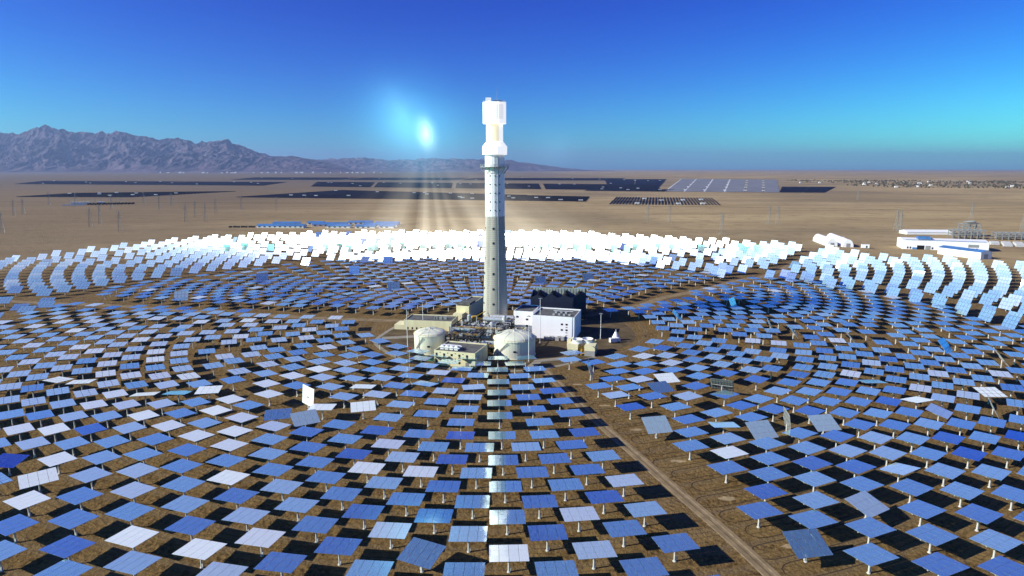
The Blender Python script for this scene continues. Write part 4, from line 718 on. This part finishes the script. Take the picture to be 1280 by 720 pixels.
for e in NEAR.split():
    xs_, ys_, c = e.split(','); key = (int(xs_), int(ys_)); x, y = key[0] / 10, key[1] / 10
    o = proto if pool is proto and not proto.get('label') else dup(proto, (0, 0, 0))
    o.location = (x, y, 0); sec, ring, k = c[0], *map(int, c[1:].split('.'))
    place = '%s %s of the dirt road in the %s arc from bottom' % (ordn(k), 'left' if sec == 'L' else 'right', ordn(ring))
    if key in ODD:
        az, t, cl, lab = ODD[key]; d = PALENESS[cl]
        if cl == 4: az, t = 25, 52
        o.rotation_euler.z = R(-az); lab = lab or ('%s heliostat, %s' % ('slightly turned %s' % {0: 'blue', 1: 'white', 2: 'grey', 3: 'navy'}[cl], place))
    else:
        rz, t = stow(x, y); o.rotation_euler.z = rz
        if key in PALE or key == (-8, 1456): d = rnd.uniform(.6, .85); lab = 'white flat heliostat, ' + place  # the single extra one is whitened for the tower reflected in it
        else: d = paleness(x, y); lab = ('white flat heliostat, ' if d > .42 else 'pale blue flat heliostat, ' if d > .3 else 'flat blue heliostat, ') + place
    set_tilt(o, t); set_paleness(o, d)
    tag(o, lab, 'heliostat', 'heliostats of the near field')

# the rest of the field, past 300 of a kind: one object
far = MB(); uvs = []; dust = []
AIM_L, AIM_R = Vector((-52, 397, 122)), Vector((24, 397, 118))
def far_heliostat(x, y, rz, t, d):
    c = Vector((x, y, PZ)); Rm = Matrix.Rotation(rz, 4, 'Z') @ Matrix.Rotation(R(-t), 4, 'X'); Mx = Matrix.Translation(c) @ Rm
    n0 = len(far.v)
    hh = PH * (1.04 if t > 30 else 1)
    far.box((0, 0, 0), (PW, hh, .08), M=Mx)
    far.m[-5] = 0
    for q in range(6): far.m[len(far.m) - 6 + q] = 0 if q == 1 else 1
    far.box((0, 0, -.36), (PW - .6, .35, .35), M=Mx, mat=1)
    for q in (-3.6, -1.2, 1.2, 3.6): far.box((q, 0, -.16), (.12, hh - .4, .2), M=Mx, mat=1)
    far.tube((x, y, 0), (x, y, PZ - .4), .34, .28, 6, mat=2, cap=False)
    dust.extend([d] * (len(far.v) - n0))
for e in FLAT.split():
    xs_, ys_ = e.split(','); key = (int(xs_), int(ys_)); x, y = key[0] / 10, key[1] / 10
    if key in ODD:
        az, t, cl, _ = ODD[key]; far_heliostat(x, y, R(-az), t, PALENESS[cl] if cl != 1 or t < 60 else .15); continue
    rz, t = stow(x, y); d = paleness(x, y)
    if key in PALE or (y > 420 and rnd.random() < .04): d = rnd.uniform(.45, .7)
    far_heliostat(x, y, rz, t, d)
for e in FACING.split():
    x, y = (int(v) / 10 for v in e.split(',')); c = Vector((x, y, PZ))
    aim = AIM_L
    if x > 60 and rnd.random() < .35: aim = AIM_R
    aim = aim + Vector((rnd.gauss(0, 2.5), rnd.gauss(0, 2.5), rnd.gauss(0, 3)))
    nrm = ((aim - c).normalized() + SUN).normalized()
    t = math.degrees(math.acos(nrm.z)); az = math.degrees(math.atan2(nrm.x, nrm.y))
    if 755 < y < 800 and abs(x + 30) < 330 and rnd.random() < .55: t = rnd.uniform(80, 86)
    if rnd.random() < .05: az += rnd.uniform(-25, 25); t += rnd.uniform(-15, 10)
    far_heliostat(x, y, R(-az), t, max(.02, rnd.gauss(.12 + .3 * min(1, max(0, abs(x + 20) - 230) / 200), .05)))  # whiter towards both sides: reflected glare painted in through the dust value
fo = far.build('heliostat_field', [M_MIRROR_S, M_BACK, M_POST]); me = fo.data
a = me.attributes.new('dust', 'FLOAT', 'POINT'); a.data.foreach_set('value', dust)
ul = me.uv_layers.new(name='UVMap'); co = [(0, 0), (1, 0), (1, 1), (0, 1)]
for p in me.polygons:
    if p.material_index == 0:
        for k, li in enumerate(p.loop_indices): ul.data[li].uv = co[k]
tag(fo, 'rest of the mirror field, flat blue mirrors and bright white ones facing the tower', 'heliostat field', kind='stuff')
BEAM = .0032

# ------------------------------------------------------------------ things beyond the mirror field
def gable(name, lab, loc, rz, L, D, h, rh, group, wall=None, roof=None, blank=False):
    t = empty(name, (*loc, 0), rz); tag(t, lab, 'building', group)
    w = MB(); w.box((L / 2, D / 2, h / 2), (L, D, h))
    w.add([(0, 0, h), (0, D, h), (0, D / 2, h + rh), (L, 0, h), (L, D, h), (L, D / 2, h + rh)], [(0, 2, 1), (3, 4, 5)]); w.build('wall', wall or M_TOWN, t)
    r_ = MB(); o = .4
    for y0, y1, z0, z1 in ((-o, D / 2, h - .1, h + rh + .15), (D / 2, D + o, h + rh + .15, h - .1)):
        r_.add([(-o, y0, z0), (L + o, y0, z0), (L + o, y1, z1), (-o, y1, z1), (-o, y0, z0 - .2), (L + o, y0, z0 - .2), (L + o, y1, z1 - .2), (-o, y1, z1 - .2)],
               [(0, 1, 2, 3), (7, 6, 5, 4), (4, 5, 1, 0), (6, 7, 3, 2), (5, 6, 2, 1), (7, 4, 0, 3)])
    r_.build('roof', roof or M_BLUE, t)
    if not blank:
        p = None
        for k in range(int(L / 9)):
            if p is None: p = MB().box((0, 0, 0), (3.6, .3, 1.6)).build('window', M_DARK, t); q = p
            else: q = p.copy(); COL.objects.link(q); q.parent = t
            q.location = (5 + k * 9, -.06, h * .55)
    return t
camp = [(-440, 1103, 82, 16, -3, 'long blue roofed camp building at the front left of the camp'), (-430, 1150, 48, 14, 4, 'blue roofed camp building at the rear left of the camp'),
        (-372, 1162, 30, 13, 3, 'short blue roofed camp building second from the left at the rear'), (-352, 1128, 60, 26, 10, 'widest blue roofed camp hall in the middle of the camp'),
        (-300, 1172, 44, 14, 6, 'blue roofed camp building behind the wide hall'), (-318, 1098, 40, 13, -2, 'low blue roofed camp building just right of the wide hall'),
        (-268, 1092, 34, 13, -2, 'low blue roofed camp building second from the right at the front'), (-228, 1094, 26, 13, -4, 'blue roofed camp building at the right end of the camp'),
        (-262, 1128, 60, 14, -2, 'blue roofed camp building with white ends at the rear right'), (-246, 1156, 42, 13, -2, 'small blue roofed camp building farthest back on the right')]
for x, y, L, D, rz, lab in camp: gable('camp_building', lab, (x, y), R(rz), L, D, 3.6, 2.6, 'blue roofed camp buildings')
b_ = MB()
for k in range(7):
    t = MB(); t.box((0, 0, 1.3), (5.5, 2.4, 2.6)); t.box((0, 0, 2.68), (5.7, 2.6, .12)); t.box((1.6, -1.22, 1.1), (1, .08, 2.0))
    o = t.build('site_cabin', M_STEEL, loc=(-487 + k * 6.6, 1108 + (k % 2) * 3, 0)); tag(o, 'dark site cabin in the short row left of the blue roofed camp', 'cabin', 'dark cabins left of the camp')

# assembly works on the right
t = empty('assembly_hall', (496, 809, 0), math.atan2(-31.7, 86.6)); tag(t, 'long white assembly hall with a blue strip along its roof', 'building')
MB().box((46, 17, 5.7), (92, 34, 11.4)).build('wall', M_HALL, t)
MB().add([(-.3, -.3, 11.5), (92.3, -.3, 11.5), (92.3, 17, 13.2), (-.3, 17, 13.2), (-.3, 34.3, 11.5), (92.3, 34.3, 11.5)], [(0, 1, 2, 3), (3, 2, 5, 4), (0, 3, 4), (1, 5, 2)]).build('roof', M_HALL, t)
MB().box((46, 1.2, 11.9), (86, 1.6, .3)).build('roof_strip', M_BLUE, t)
MB().box((24, 9, 14.2), (14, 10, 3.2)).build('roof_monitor', M_BLUE, t)
hwin(t, [(6, 2), (9, 2), (33, 2), (43, 2), (80, 2.4)], 1.8, 2.4)
MB().box((20, -.05, 2.6), (8, .4, 5.2)).build('gate', M_DARK, t); MB().box((28, -.05, 2.6), (5.5, .4, 5)).build('gate', M_GALV, t); MB().box((76, -.05, 6.5), (11, .4, 3.4)).build('gate', M_GALV, t)
MB().box((13.5, -.1, 1.3), (5, .5, 2.4)).build('shutter', M_BLUE, t)
gw = gable('works_wing', 'white wing with striped blue roof in front of the assembly hall', (541, 716), math.atan2(44, -14), 52, 17, 8.2, 1.8, 'assembly works', M_HALL, M_BLUE, blank=True)
st = MB()
for k in range(9): st.box((3 + k * 5.8, 4.4, 9.6), (.5, 8.4, .12))
st.build('roof_seam', M_HALL, gw)
MB().box((-.05, 9, 3), (.4, 6, 5.2)).build('gate', M_GALV, gw)
sh = gable('storage_tent', 'low white storage tent behind the long assembly hall', (612, 990), R(-4), 66, 24, 4, 2.5, 'assembly works', M_HALL, M_HALL, blank=True)
for k, (x, y, w_, h, lab) in enumerate([(640, 928, 44, 13, 'big grey steel gantry with trusses behind the assembly hall'), (694, 915, 44, 10, 'lower grey steel frame right of the big gantry'), (676, 960, 24, 19, 'tall grey steel stand topped by a round frame')]):
    t = empty('steel_gantry', (x, y, 0), R(-12)); tag(t, lab, 'gantry', 'steel gantries of the assembly works')
    f_ = MB()
    nb = int(w_ / 8)
    for i in range(nb + 1):
        for j in (0, 14): f_.box((i * 8, j, h / 2), (.9, .9, h))
    for z in (h * .5, h): 
        for j in (0, 14): f_.box((w_ / 2, j, z), (w_, .8, .9))
        for i in range(nb + 1): f_.box((i * 8, 7, z), (.7, 14, .8))
    for i in range(nb):
        f_.tube((i * 8, 0, h * .5), (i * 8 + 8, 0, h), .35, n=5); f_.tube((i * 8 + 8, 14, h * .5), (i * 8, 14, h), .35, n=5)
    f_.build('frame', M_GALV, t)
    f_ = MB()
    for i in range(nb): f_.box((i * 8 + 4, 7, h * .3), (6, 10, .5)); f_.box((i * 8 + 4, 7, h * .75), (6.5, 9, .4))
    f_.build('stored_panel', M_BACK, t)
    if k == 2: MB().lathe([(7, h + 2), (8, h + 3), (7, h + 4), (6, h + 3)], 20, (12, 7)).build('round_frame', M_GALV, t)
p = None
for k in range(27):
    if p is None:
        q = p = empty('stacked_facets', (0, 0, 0)); m_ = MB()
        for z in range(6): m_.box((0, 0, .7 + z * .55), (9.5, 5, .3))
        m_.build('panel_stack', M_WHITE, p); m_ = MB()
        for x in (-4, 4): m_.box((x, 0, .3), (.5, 5.2, .6))
        m_.build('pallet', M_STEEL, p)
    else: q = dup(p, (0, 0, 0))
    q.location = (640 + (k % 9) * 13 + (k // 9) * 3, 868 - (k % 9) * 4 - (k // 9) * 19, 0); q.rotation_euler.z = R(-18)
    tag(q, 'white stack of mirror facets in the yard right of the assembly hall', 'facet stack', 'stacked mirror facets by the works')
for (a, b), lab in ((((431.7, 901.1), (419.5, 834.7)), 'left one of two long white barrel tents at the field edge'), (((454.9, 911.4), (435.9, 826)), 'right one of two long white barrel tents at the field edge')):
    a, b = Vector(a), Vector(b); L = (b - a).length; t = empty('barrel_tent', (*a, 0), math.atan2((b - a).y, (b - a).x)); tag(t, lab, 'tent', 'white barrel tents')
    n_ = 14; pr_ = [(-6.5 * math.cos(math.pi * k / n_), 10.0 * math.sin(math.pi * k / n_)) for k in range(n_ + 1)]
    m_ = MB(); m_.add([(x, y, z) for x in (0, L) for y, z in pr_], [(k, k + 1, n_ + 2 + k, n_ + 1 + k) for k in range(n_)]); m_.build('cover', M_HALL, t)
    m_ = MB(); m_.add([(L - .05, y, z) for y, z in pr_] , [tuple(range(n_ + 1))]); m_.add([(.05, y, z) for y, z in pr_], [tuple(range(n_, -1, -1))]); m_.build('end_wall', M_HALL, t)
    MB().box((L + .1, 0, 2.4), (.3, 4.4, 4.8)).build('door', M_GALV, t)
for k, (x, y, lab) in enumerate([(466, 905, 'white trailer cabin behind the barrel tents'), (452, 815, 'white trailer cabin in front of the barrel tents')]):
    t = empty('trailer_cabin', (x, y, 0), R(-20)); tag(t, lab, 'cabin')
    MB().box((0, 0, 2.6), (9, 4.5, 4.2)).build('body', M_HALL, t); MB().box((0, 0, 4.85), (9.4, 4.9, .25)).build('roof', M_HALL, t); MB().box((1.5, -2.26, 2.2), (2, .1, 2.6)).build('door', M_DARK, t)

# photovoltaic fields out on the plain
def pv_field(lab, quad_, rows, m, along=False, gap=.45, gaps=()):
    """rows of tilted panels between the four ground corners: near-left, near-right, far-right, far-left"""
    q = [Vector(v) for v in quad_]; mb = MB()
    P = lambda s, t: (q[0] * (1 - s) + q[1] * s) * (1 - t) + (q[3] * (1 - s) + q[2] * s) * t
    for k in range(rows):
        for (g0, g1) in ([(0, 1)] if not gaps else list(zip((0,) + tuple(x + .012 for x in gaps), tuple(gaps) + (1,)))):
            t0, t1 = k / rows, (k + 1 - gap) / rows
            if along: a, b, c, d = P(t0, g0), P(t1, g0), P(t1, g1), P(t0, g1)
            else: a, b, c, d = P(g0, t0), P(g1, t0), P(g1, t1), P(g0, t1)
            lo, hi = .7, 2.4
            mb.add([(a.x, a.y, lo), (b.x, b.y, lo), (c.x, c.y, hi), (d.x, d.y, hi), (d.x, d.y, .3), (c.x, c.y, .3)], [(0, 1, 2, 3), (3, 2, 5, 4)])
    o = mb.build('solar_panel_rows', m); tag(o, lab, 'solar panels', kind='stuff'); return P
hut = None
def huts(P, spots):
    global hut
    for s, t in spots:
        if hut is None:
            m_ = MB(); m_.box((0, 0, 2.2), (13, 5, 4.4)); m_.box((0, 0, 4.6), (13.6, 5.6, .4)); m_.box((3, -2.55, 1.8), (2, .12, 3)); hut = o = m_.build('inverter_hut', M_TOWN)
        else: o = hut.copy(); COL.objects.link(o)
        v = P(s, t); o.location = (v.x, v.y, 0); tag(o, 'small white inverter hut standing among the dark solar panel rows', 'hut', 'inverter huts in the solar fields')
hr_ = random.Random(5)
def spots(n, t0=.1, t1=.95): return [((i + .5) / n + hr_.uniform(-.03, .03), hr_.uniform(t0, t1)) for i in range(n)]
P = pv_field('striped dark solar panel field right of the tower', [(277, 1840), (585, 1790), (690, 2215), (370, 2290)], 34, M_PV, along=True, gap=.5, gaps=(.5,)); huts(P, [(.25, .1), (.3, .75), (.47, .5), (.62, .08), (.68, .6), (.84, .12), (.86, .7)])
P = pv_field('wide dark solar panel field left of the tower near the substation', [(-1787, 2326), (-1350, 2294), (-1236, 2906), (-1810, 2669)], 30, M_PV); huts(P, spots(9))
P = pv_field('long dark solar panel field in the middle left, nearest of its row', [(-985, 2300), (-110, 2090), (60, 2470), (-800, 3050)], 40, M_PV, gaps=(.3, .62)); huts(P, spots(14))
P = pv_field('dark solar panel field directly behind the white tower shaft', [(-185, 2095), (228, 1990), (280, 2330), (-20, 2480)], 26, M_PV, gaps=(.55,)); huts(P, spots(7))
P = pv_field('very long dark solar panel field on the far plain', [(-1150, 3700), (700, 3000), (900, 4100), (-1500, 5000)], 46, M_PV, gaps=(.2, .45, .7)); huts(P, spots(18))
P = pv_field('dark solar panel band at the far left', [(-3300, 4300), (-1500, 3900), (-1700, 4900), (-3900, 5400)], 30, M_PV, gaps=(.3, .6)); huts(P, spots(12))
P = pv_field('thin dark solar panel band below the mountains', [(-2600, 6000), (900, 5600), (1200, 6900), (-3000, 7600)], 30, M_PV, gaps=(.3, .6)); huts(P, spots(10))
P = pv_field('dark solar panel block left of the grey field', [(520, 3500), (770, 3400), (1500, 6300), (900, 6300)], 30, M_PV, gaps=(.5,)); huts(P, spots(5))
P = pv_field('striped small solar panel rows before the grey field', [(330, 2960), (690, 2860), (800, 3170), (400, 3280)], 30, M_PV, along=True); huts(P, spots(3))
P = pv_field('pale grey solar panel field on the right of the plain', [(690, 2900), (1150, 2780), (2450, 6000), (1700, 6500)], 60, M_PVG, gap=.35, gaps=(.16, .34, .52, .7, .86)); huts(P, [(s + .005, t) for s in (.16, .34, .52, .7, .86) for t in (.05, .2, .35, .55, .8)])
P = pv_field('dark solar panel tip at the right end of the grey field', [(1150, 2780), (1330, 2750), (1800, 3600), (1500, 3600)], 24, M_PV, gaps=(.5,))
for k, s in enumerate((0, .166, .345, .53)):
    a, b = Vector((690 + 460 * s, 2900 - 120 * s)), Vector((1700 + 750 * s, 6500 - 500 * s)); strip('service_track', [tuple(a), tuple(b)], 14, .12, M_TOWN)

# substation on the left
sb = empty('substation', (-1243, 1780, 0), R(22)); tag(sb, 'electrical substation with white wall and steel portals out on the left plain', 'substation')
MB().box((27, 0, 1.5), (54, 1, 3)).build('wall', M_TOWN, sb)
m_ = MB(); m_.box((30, 70, 3), (46, 10, 6)); m_.box((80, 70, 3), (16, 10, 7)); m_.build('control_block', M_TOWN, sb)
for k in range(9):
    m_ = MB(); x = 10 + k * 16
    for y in (20, 50): m_.tube((x, y, 0), (x, y, 15), .5, n=5)
    m_.box((x, 35, 15), (.9, 31, .9)); m_.build('portal', M_GALV, sb)
m_ = MB()
for k in range(26): m_.box((60 + (k % 13) * 9, 10 + (k // 13) * 24, 2.2), (4, 5, 4.4))
m_.build('switchgear', M_STEEL, sb)
# pylons
pylon = None
def pylon_mesh():
    t = empty('power_pylon'); m_ = MB(); Hh = 34; b0, b1 = 3.0, .6
    L = lambda z: b0 + (b1 - b0) * min(1, z / 30)
    cs = [(-1, -1), (1, -1), (1, 1), (-1, 1)]; zs = [0, 8, 15, 21, 26, 30, Hh]
    for z0, z1 in zip(zs, zs[1:]):
        for k in range(4):
            a, b = cs[k], cs[(k + 1) % 4]
            m_.tube((a[0] * L(z0), a[1] * L(z0), z0), (a[0] * L(z1), a[1] * L(z1), z1), .17, n=4, cap=False)
            m_.tube((a[0] * L(z0), a[1] * L(z0), z0), (b[0] * L(z1), b[1] * L(z1), z1), .09, n=3, cap=False)
    m_.build('lattice_body', M_GALV, t); m_ = MB()
    for z, w_ in ((24, 6), (29, 5), (33, 4)):
        m_.tube((-w_, 0, z), (w_, 0, z), .13, n=4); m_.tube((-w_, 0, z), (0, 0, z + 1.8), .08, n=3); m_.tube((w_, 0, z), (0, 0, z + 1.8), .08, n=3)
    m_.build('crossarm', M_GALV, t); return t
for x, y in [(-1072, 1384), (-799, 1003), (-758, 1181), (-733, 1115), (-630, 1029), (-920, 1743), (-659, 1338), (-590, 1236), (-618, 1217), (-674, 1604), (-554, 1514), (-878, 1604), (-660, 1434), (634, 1056), (624, 1029), (927, 1295), (1127, 2104), (821, 1029), (257, 1217), (298, 1217), (473, 1181), (482, 1164), (321, 979), (-1307, 1821), (-1205, 1781), (-997, 1604), (-1063, 1863), (-1089, 1434)]:
    if pylon is None: q = pylon = pylon_mesh()
    else: q = dup(pylon, (0, 0, 0))
    q.location = (x, y, 0); q.rotation_euler.z = R(20); tag(q, 'thin grey lattice power pylon standing on the open desert', 'pylon', 'power pylons on the plain')

# far town under the mountains, village on the right
tr = random.Random(9); p = None
for k in range(34):
    x, D = -8300 + k * 155 + tr.uniform(-50, 50), 15500 + tr.uniform(-500, 500)
    if k in (5, 6, 13, 19, 24): continue
    if p is None: m_ = MB(); m_.box((0, 0, 16), (90, 40, 32)); m_.box((20, 0, 38), (30, 30, 12)); o = p = m_.build('town_building', M_TOWN)
    else: o = p.copy(); COL.objects.link(o)
    o.location = (x, D, 0); o.scale = (tr.uniform(.3, .9), 1, tr.uniform(.35, .8)); tag(o, 'tiny white building of the far town at the foot of the mountains', 'building', 'far white town')
m_ = MB()
for k in range(1500):
    s, t = tr.random(), tr.random()
    x = (1950 + 1350 * s) + 1100 * t * (.4 + s * .3); D = 3500 + 2300 * t - 500 * s
    if noise.noise(Vector((x / 260, D / 400, 3))) < -.12: continue
    h = tr.uniform(5, 12); w_ = h * tr.uniform(.5, .9); a = tr.random() * 3
    q = [(x + w_ * math.cos(a + i * 2 * math.pi / 5) * tr.uniform(.6, 1.1), D + w_ * math.sin(a + i * 2 * math.pi / 5) * tr.uniform(.6, 1.1), h * tr.uniform(.35, .6)) for i in range(5)]
    m_.add(q + [(x, D, h), (x, D, 0)], [(i, (i + 1) % 5, 5) for i in range(5)] + [((i + 1) % 5, i, 6) for i in range(5)])
tag(m_.build('village_trees', M_TREE), 'dark band of leafless trees round the village on the right horizon', 'trees', kind='stuff')
p = None
for k in range(26):
    if p is None:
        m_ = MB(); m_.box((0, 0, 3), (16, 9, 6)); m_.add([(-8.5, -5, 6), (8.5, -5, 6), (8.5, 5, 6), (-8.5, 5, 6), (-8.5, 0, 8.4), (8.5, 0, 8.4)], [(0, 1, 5, 4), (2, 3, 4, 5), (0, 4, 3), (1, 2, 5)]); o = p = m_.build('village_house', M_TOWN)
    else: o = p.copy(); COL.objects.link(o)
    o.location = (2050 + k * 60 + tr.uniform(-40, 40), 3300 + tr.uniform(0, 1700), 0); o.rotation_euler.z = tr.uniform(-.5, .5); tag(o, 'small pale village house among the bare trees on the right', 'house', 'village houses')

# ------------------------------------------------------------------ air: haze, and dust lit where the beams cross
hz = MB(); hz.box((0, 34500, 849), (130000, 72000, 1702)); ho = hz.build('haze', [])
m = bpy.data.materials.new('desert haze'); m.use_nodes = True; n, l = m.node_tree.nodes, m.node_tree.links; n.remove(n['Principled BSDF'])
v = n.new('ShaderNodeVolumePrincipled'); v.inputs['Color'].default_value = (.44, .6, .95, 1); v.inputs['Density'].default_value = 2.1e-5; v.inputs['Anisotropy'].default_value = .2
l.new(v.outputs[0], n['Material Output'].inputs['Volume']); ho.data.materials.append(m); tag(ho, kind='stuff')

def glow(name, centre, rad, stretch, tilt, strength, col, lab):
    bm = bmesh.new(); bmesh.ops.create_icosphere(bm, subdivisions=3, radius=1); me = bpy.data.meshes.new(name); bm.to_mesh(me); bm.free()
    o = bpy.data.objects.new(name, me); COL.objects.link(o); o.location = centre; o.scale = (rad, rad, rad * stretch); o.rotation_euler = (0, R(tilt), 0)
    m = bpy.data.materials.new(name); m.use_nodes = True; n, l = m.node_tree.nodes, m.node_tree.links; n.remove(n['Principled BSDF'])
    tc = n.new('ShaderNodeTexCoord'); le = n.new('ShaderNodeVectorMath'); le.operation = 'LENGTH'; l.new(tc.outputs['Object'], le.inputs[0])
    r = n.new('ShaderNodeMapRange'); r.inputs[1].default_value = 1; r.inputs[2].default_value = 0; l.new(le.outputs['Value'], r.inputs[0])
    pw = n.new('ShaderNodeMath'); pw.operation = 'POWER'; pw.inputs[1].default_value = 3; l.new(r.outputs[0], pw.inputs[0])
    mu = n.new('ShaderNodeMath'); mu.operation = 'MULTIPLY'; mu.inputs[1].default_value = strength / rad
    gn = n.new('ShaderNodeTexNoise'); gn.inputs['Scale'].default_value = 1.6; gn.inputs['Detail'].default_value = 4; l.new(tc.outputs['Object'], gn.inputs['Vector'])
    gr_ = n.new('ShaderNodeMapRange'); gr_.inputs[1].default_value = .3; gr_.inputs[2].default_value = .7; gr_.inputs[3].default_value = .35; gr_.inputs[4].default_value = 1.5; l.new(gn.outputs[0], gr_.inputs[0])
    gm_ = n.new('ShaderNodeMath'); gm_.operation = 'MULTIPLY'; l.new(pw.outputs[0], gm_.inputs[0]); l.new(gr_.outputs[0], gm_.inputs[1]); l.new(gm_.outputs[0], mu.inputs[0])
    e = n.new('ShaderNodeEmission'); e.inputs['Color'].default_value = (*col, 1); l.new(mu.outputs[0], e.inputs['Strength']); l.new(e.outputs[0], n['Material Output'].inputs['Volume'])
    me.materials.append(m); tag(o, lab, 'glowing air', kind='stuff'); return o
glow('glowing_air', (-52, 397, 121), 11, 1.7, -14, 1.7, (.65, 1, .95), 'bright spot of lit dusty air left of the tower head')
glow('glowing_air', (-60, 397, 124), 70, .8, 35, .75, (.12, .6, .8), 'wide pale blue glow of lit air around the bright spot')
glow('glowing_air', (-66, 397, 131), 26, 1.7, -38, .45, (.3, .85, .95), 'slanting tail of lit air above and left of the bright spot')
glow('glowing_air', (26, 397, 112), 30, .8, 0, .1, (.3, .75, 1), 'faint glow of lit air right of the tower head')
# beams from the mirrors behind the tower up to that spot
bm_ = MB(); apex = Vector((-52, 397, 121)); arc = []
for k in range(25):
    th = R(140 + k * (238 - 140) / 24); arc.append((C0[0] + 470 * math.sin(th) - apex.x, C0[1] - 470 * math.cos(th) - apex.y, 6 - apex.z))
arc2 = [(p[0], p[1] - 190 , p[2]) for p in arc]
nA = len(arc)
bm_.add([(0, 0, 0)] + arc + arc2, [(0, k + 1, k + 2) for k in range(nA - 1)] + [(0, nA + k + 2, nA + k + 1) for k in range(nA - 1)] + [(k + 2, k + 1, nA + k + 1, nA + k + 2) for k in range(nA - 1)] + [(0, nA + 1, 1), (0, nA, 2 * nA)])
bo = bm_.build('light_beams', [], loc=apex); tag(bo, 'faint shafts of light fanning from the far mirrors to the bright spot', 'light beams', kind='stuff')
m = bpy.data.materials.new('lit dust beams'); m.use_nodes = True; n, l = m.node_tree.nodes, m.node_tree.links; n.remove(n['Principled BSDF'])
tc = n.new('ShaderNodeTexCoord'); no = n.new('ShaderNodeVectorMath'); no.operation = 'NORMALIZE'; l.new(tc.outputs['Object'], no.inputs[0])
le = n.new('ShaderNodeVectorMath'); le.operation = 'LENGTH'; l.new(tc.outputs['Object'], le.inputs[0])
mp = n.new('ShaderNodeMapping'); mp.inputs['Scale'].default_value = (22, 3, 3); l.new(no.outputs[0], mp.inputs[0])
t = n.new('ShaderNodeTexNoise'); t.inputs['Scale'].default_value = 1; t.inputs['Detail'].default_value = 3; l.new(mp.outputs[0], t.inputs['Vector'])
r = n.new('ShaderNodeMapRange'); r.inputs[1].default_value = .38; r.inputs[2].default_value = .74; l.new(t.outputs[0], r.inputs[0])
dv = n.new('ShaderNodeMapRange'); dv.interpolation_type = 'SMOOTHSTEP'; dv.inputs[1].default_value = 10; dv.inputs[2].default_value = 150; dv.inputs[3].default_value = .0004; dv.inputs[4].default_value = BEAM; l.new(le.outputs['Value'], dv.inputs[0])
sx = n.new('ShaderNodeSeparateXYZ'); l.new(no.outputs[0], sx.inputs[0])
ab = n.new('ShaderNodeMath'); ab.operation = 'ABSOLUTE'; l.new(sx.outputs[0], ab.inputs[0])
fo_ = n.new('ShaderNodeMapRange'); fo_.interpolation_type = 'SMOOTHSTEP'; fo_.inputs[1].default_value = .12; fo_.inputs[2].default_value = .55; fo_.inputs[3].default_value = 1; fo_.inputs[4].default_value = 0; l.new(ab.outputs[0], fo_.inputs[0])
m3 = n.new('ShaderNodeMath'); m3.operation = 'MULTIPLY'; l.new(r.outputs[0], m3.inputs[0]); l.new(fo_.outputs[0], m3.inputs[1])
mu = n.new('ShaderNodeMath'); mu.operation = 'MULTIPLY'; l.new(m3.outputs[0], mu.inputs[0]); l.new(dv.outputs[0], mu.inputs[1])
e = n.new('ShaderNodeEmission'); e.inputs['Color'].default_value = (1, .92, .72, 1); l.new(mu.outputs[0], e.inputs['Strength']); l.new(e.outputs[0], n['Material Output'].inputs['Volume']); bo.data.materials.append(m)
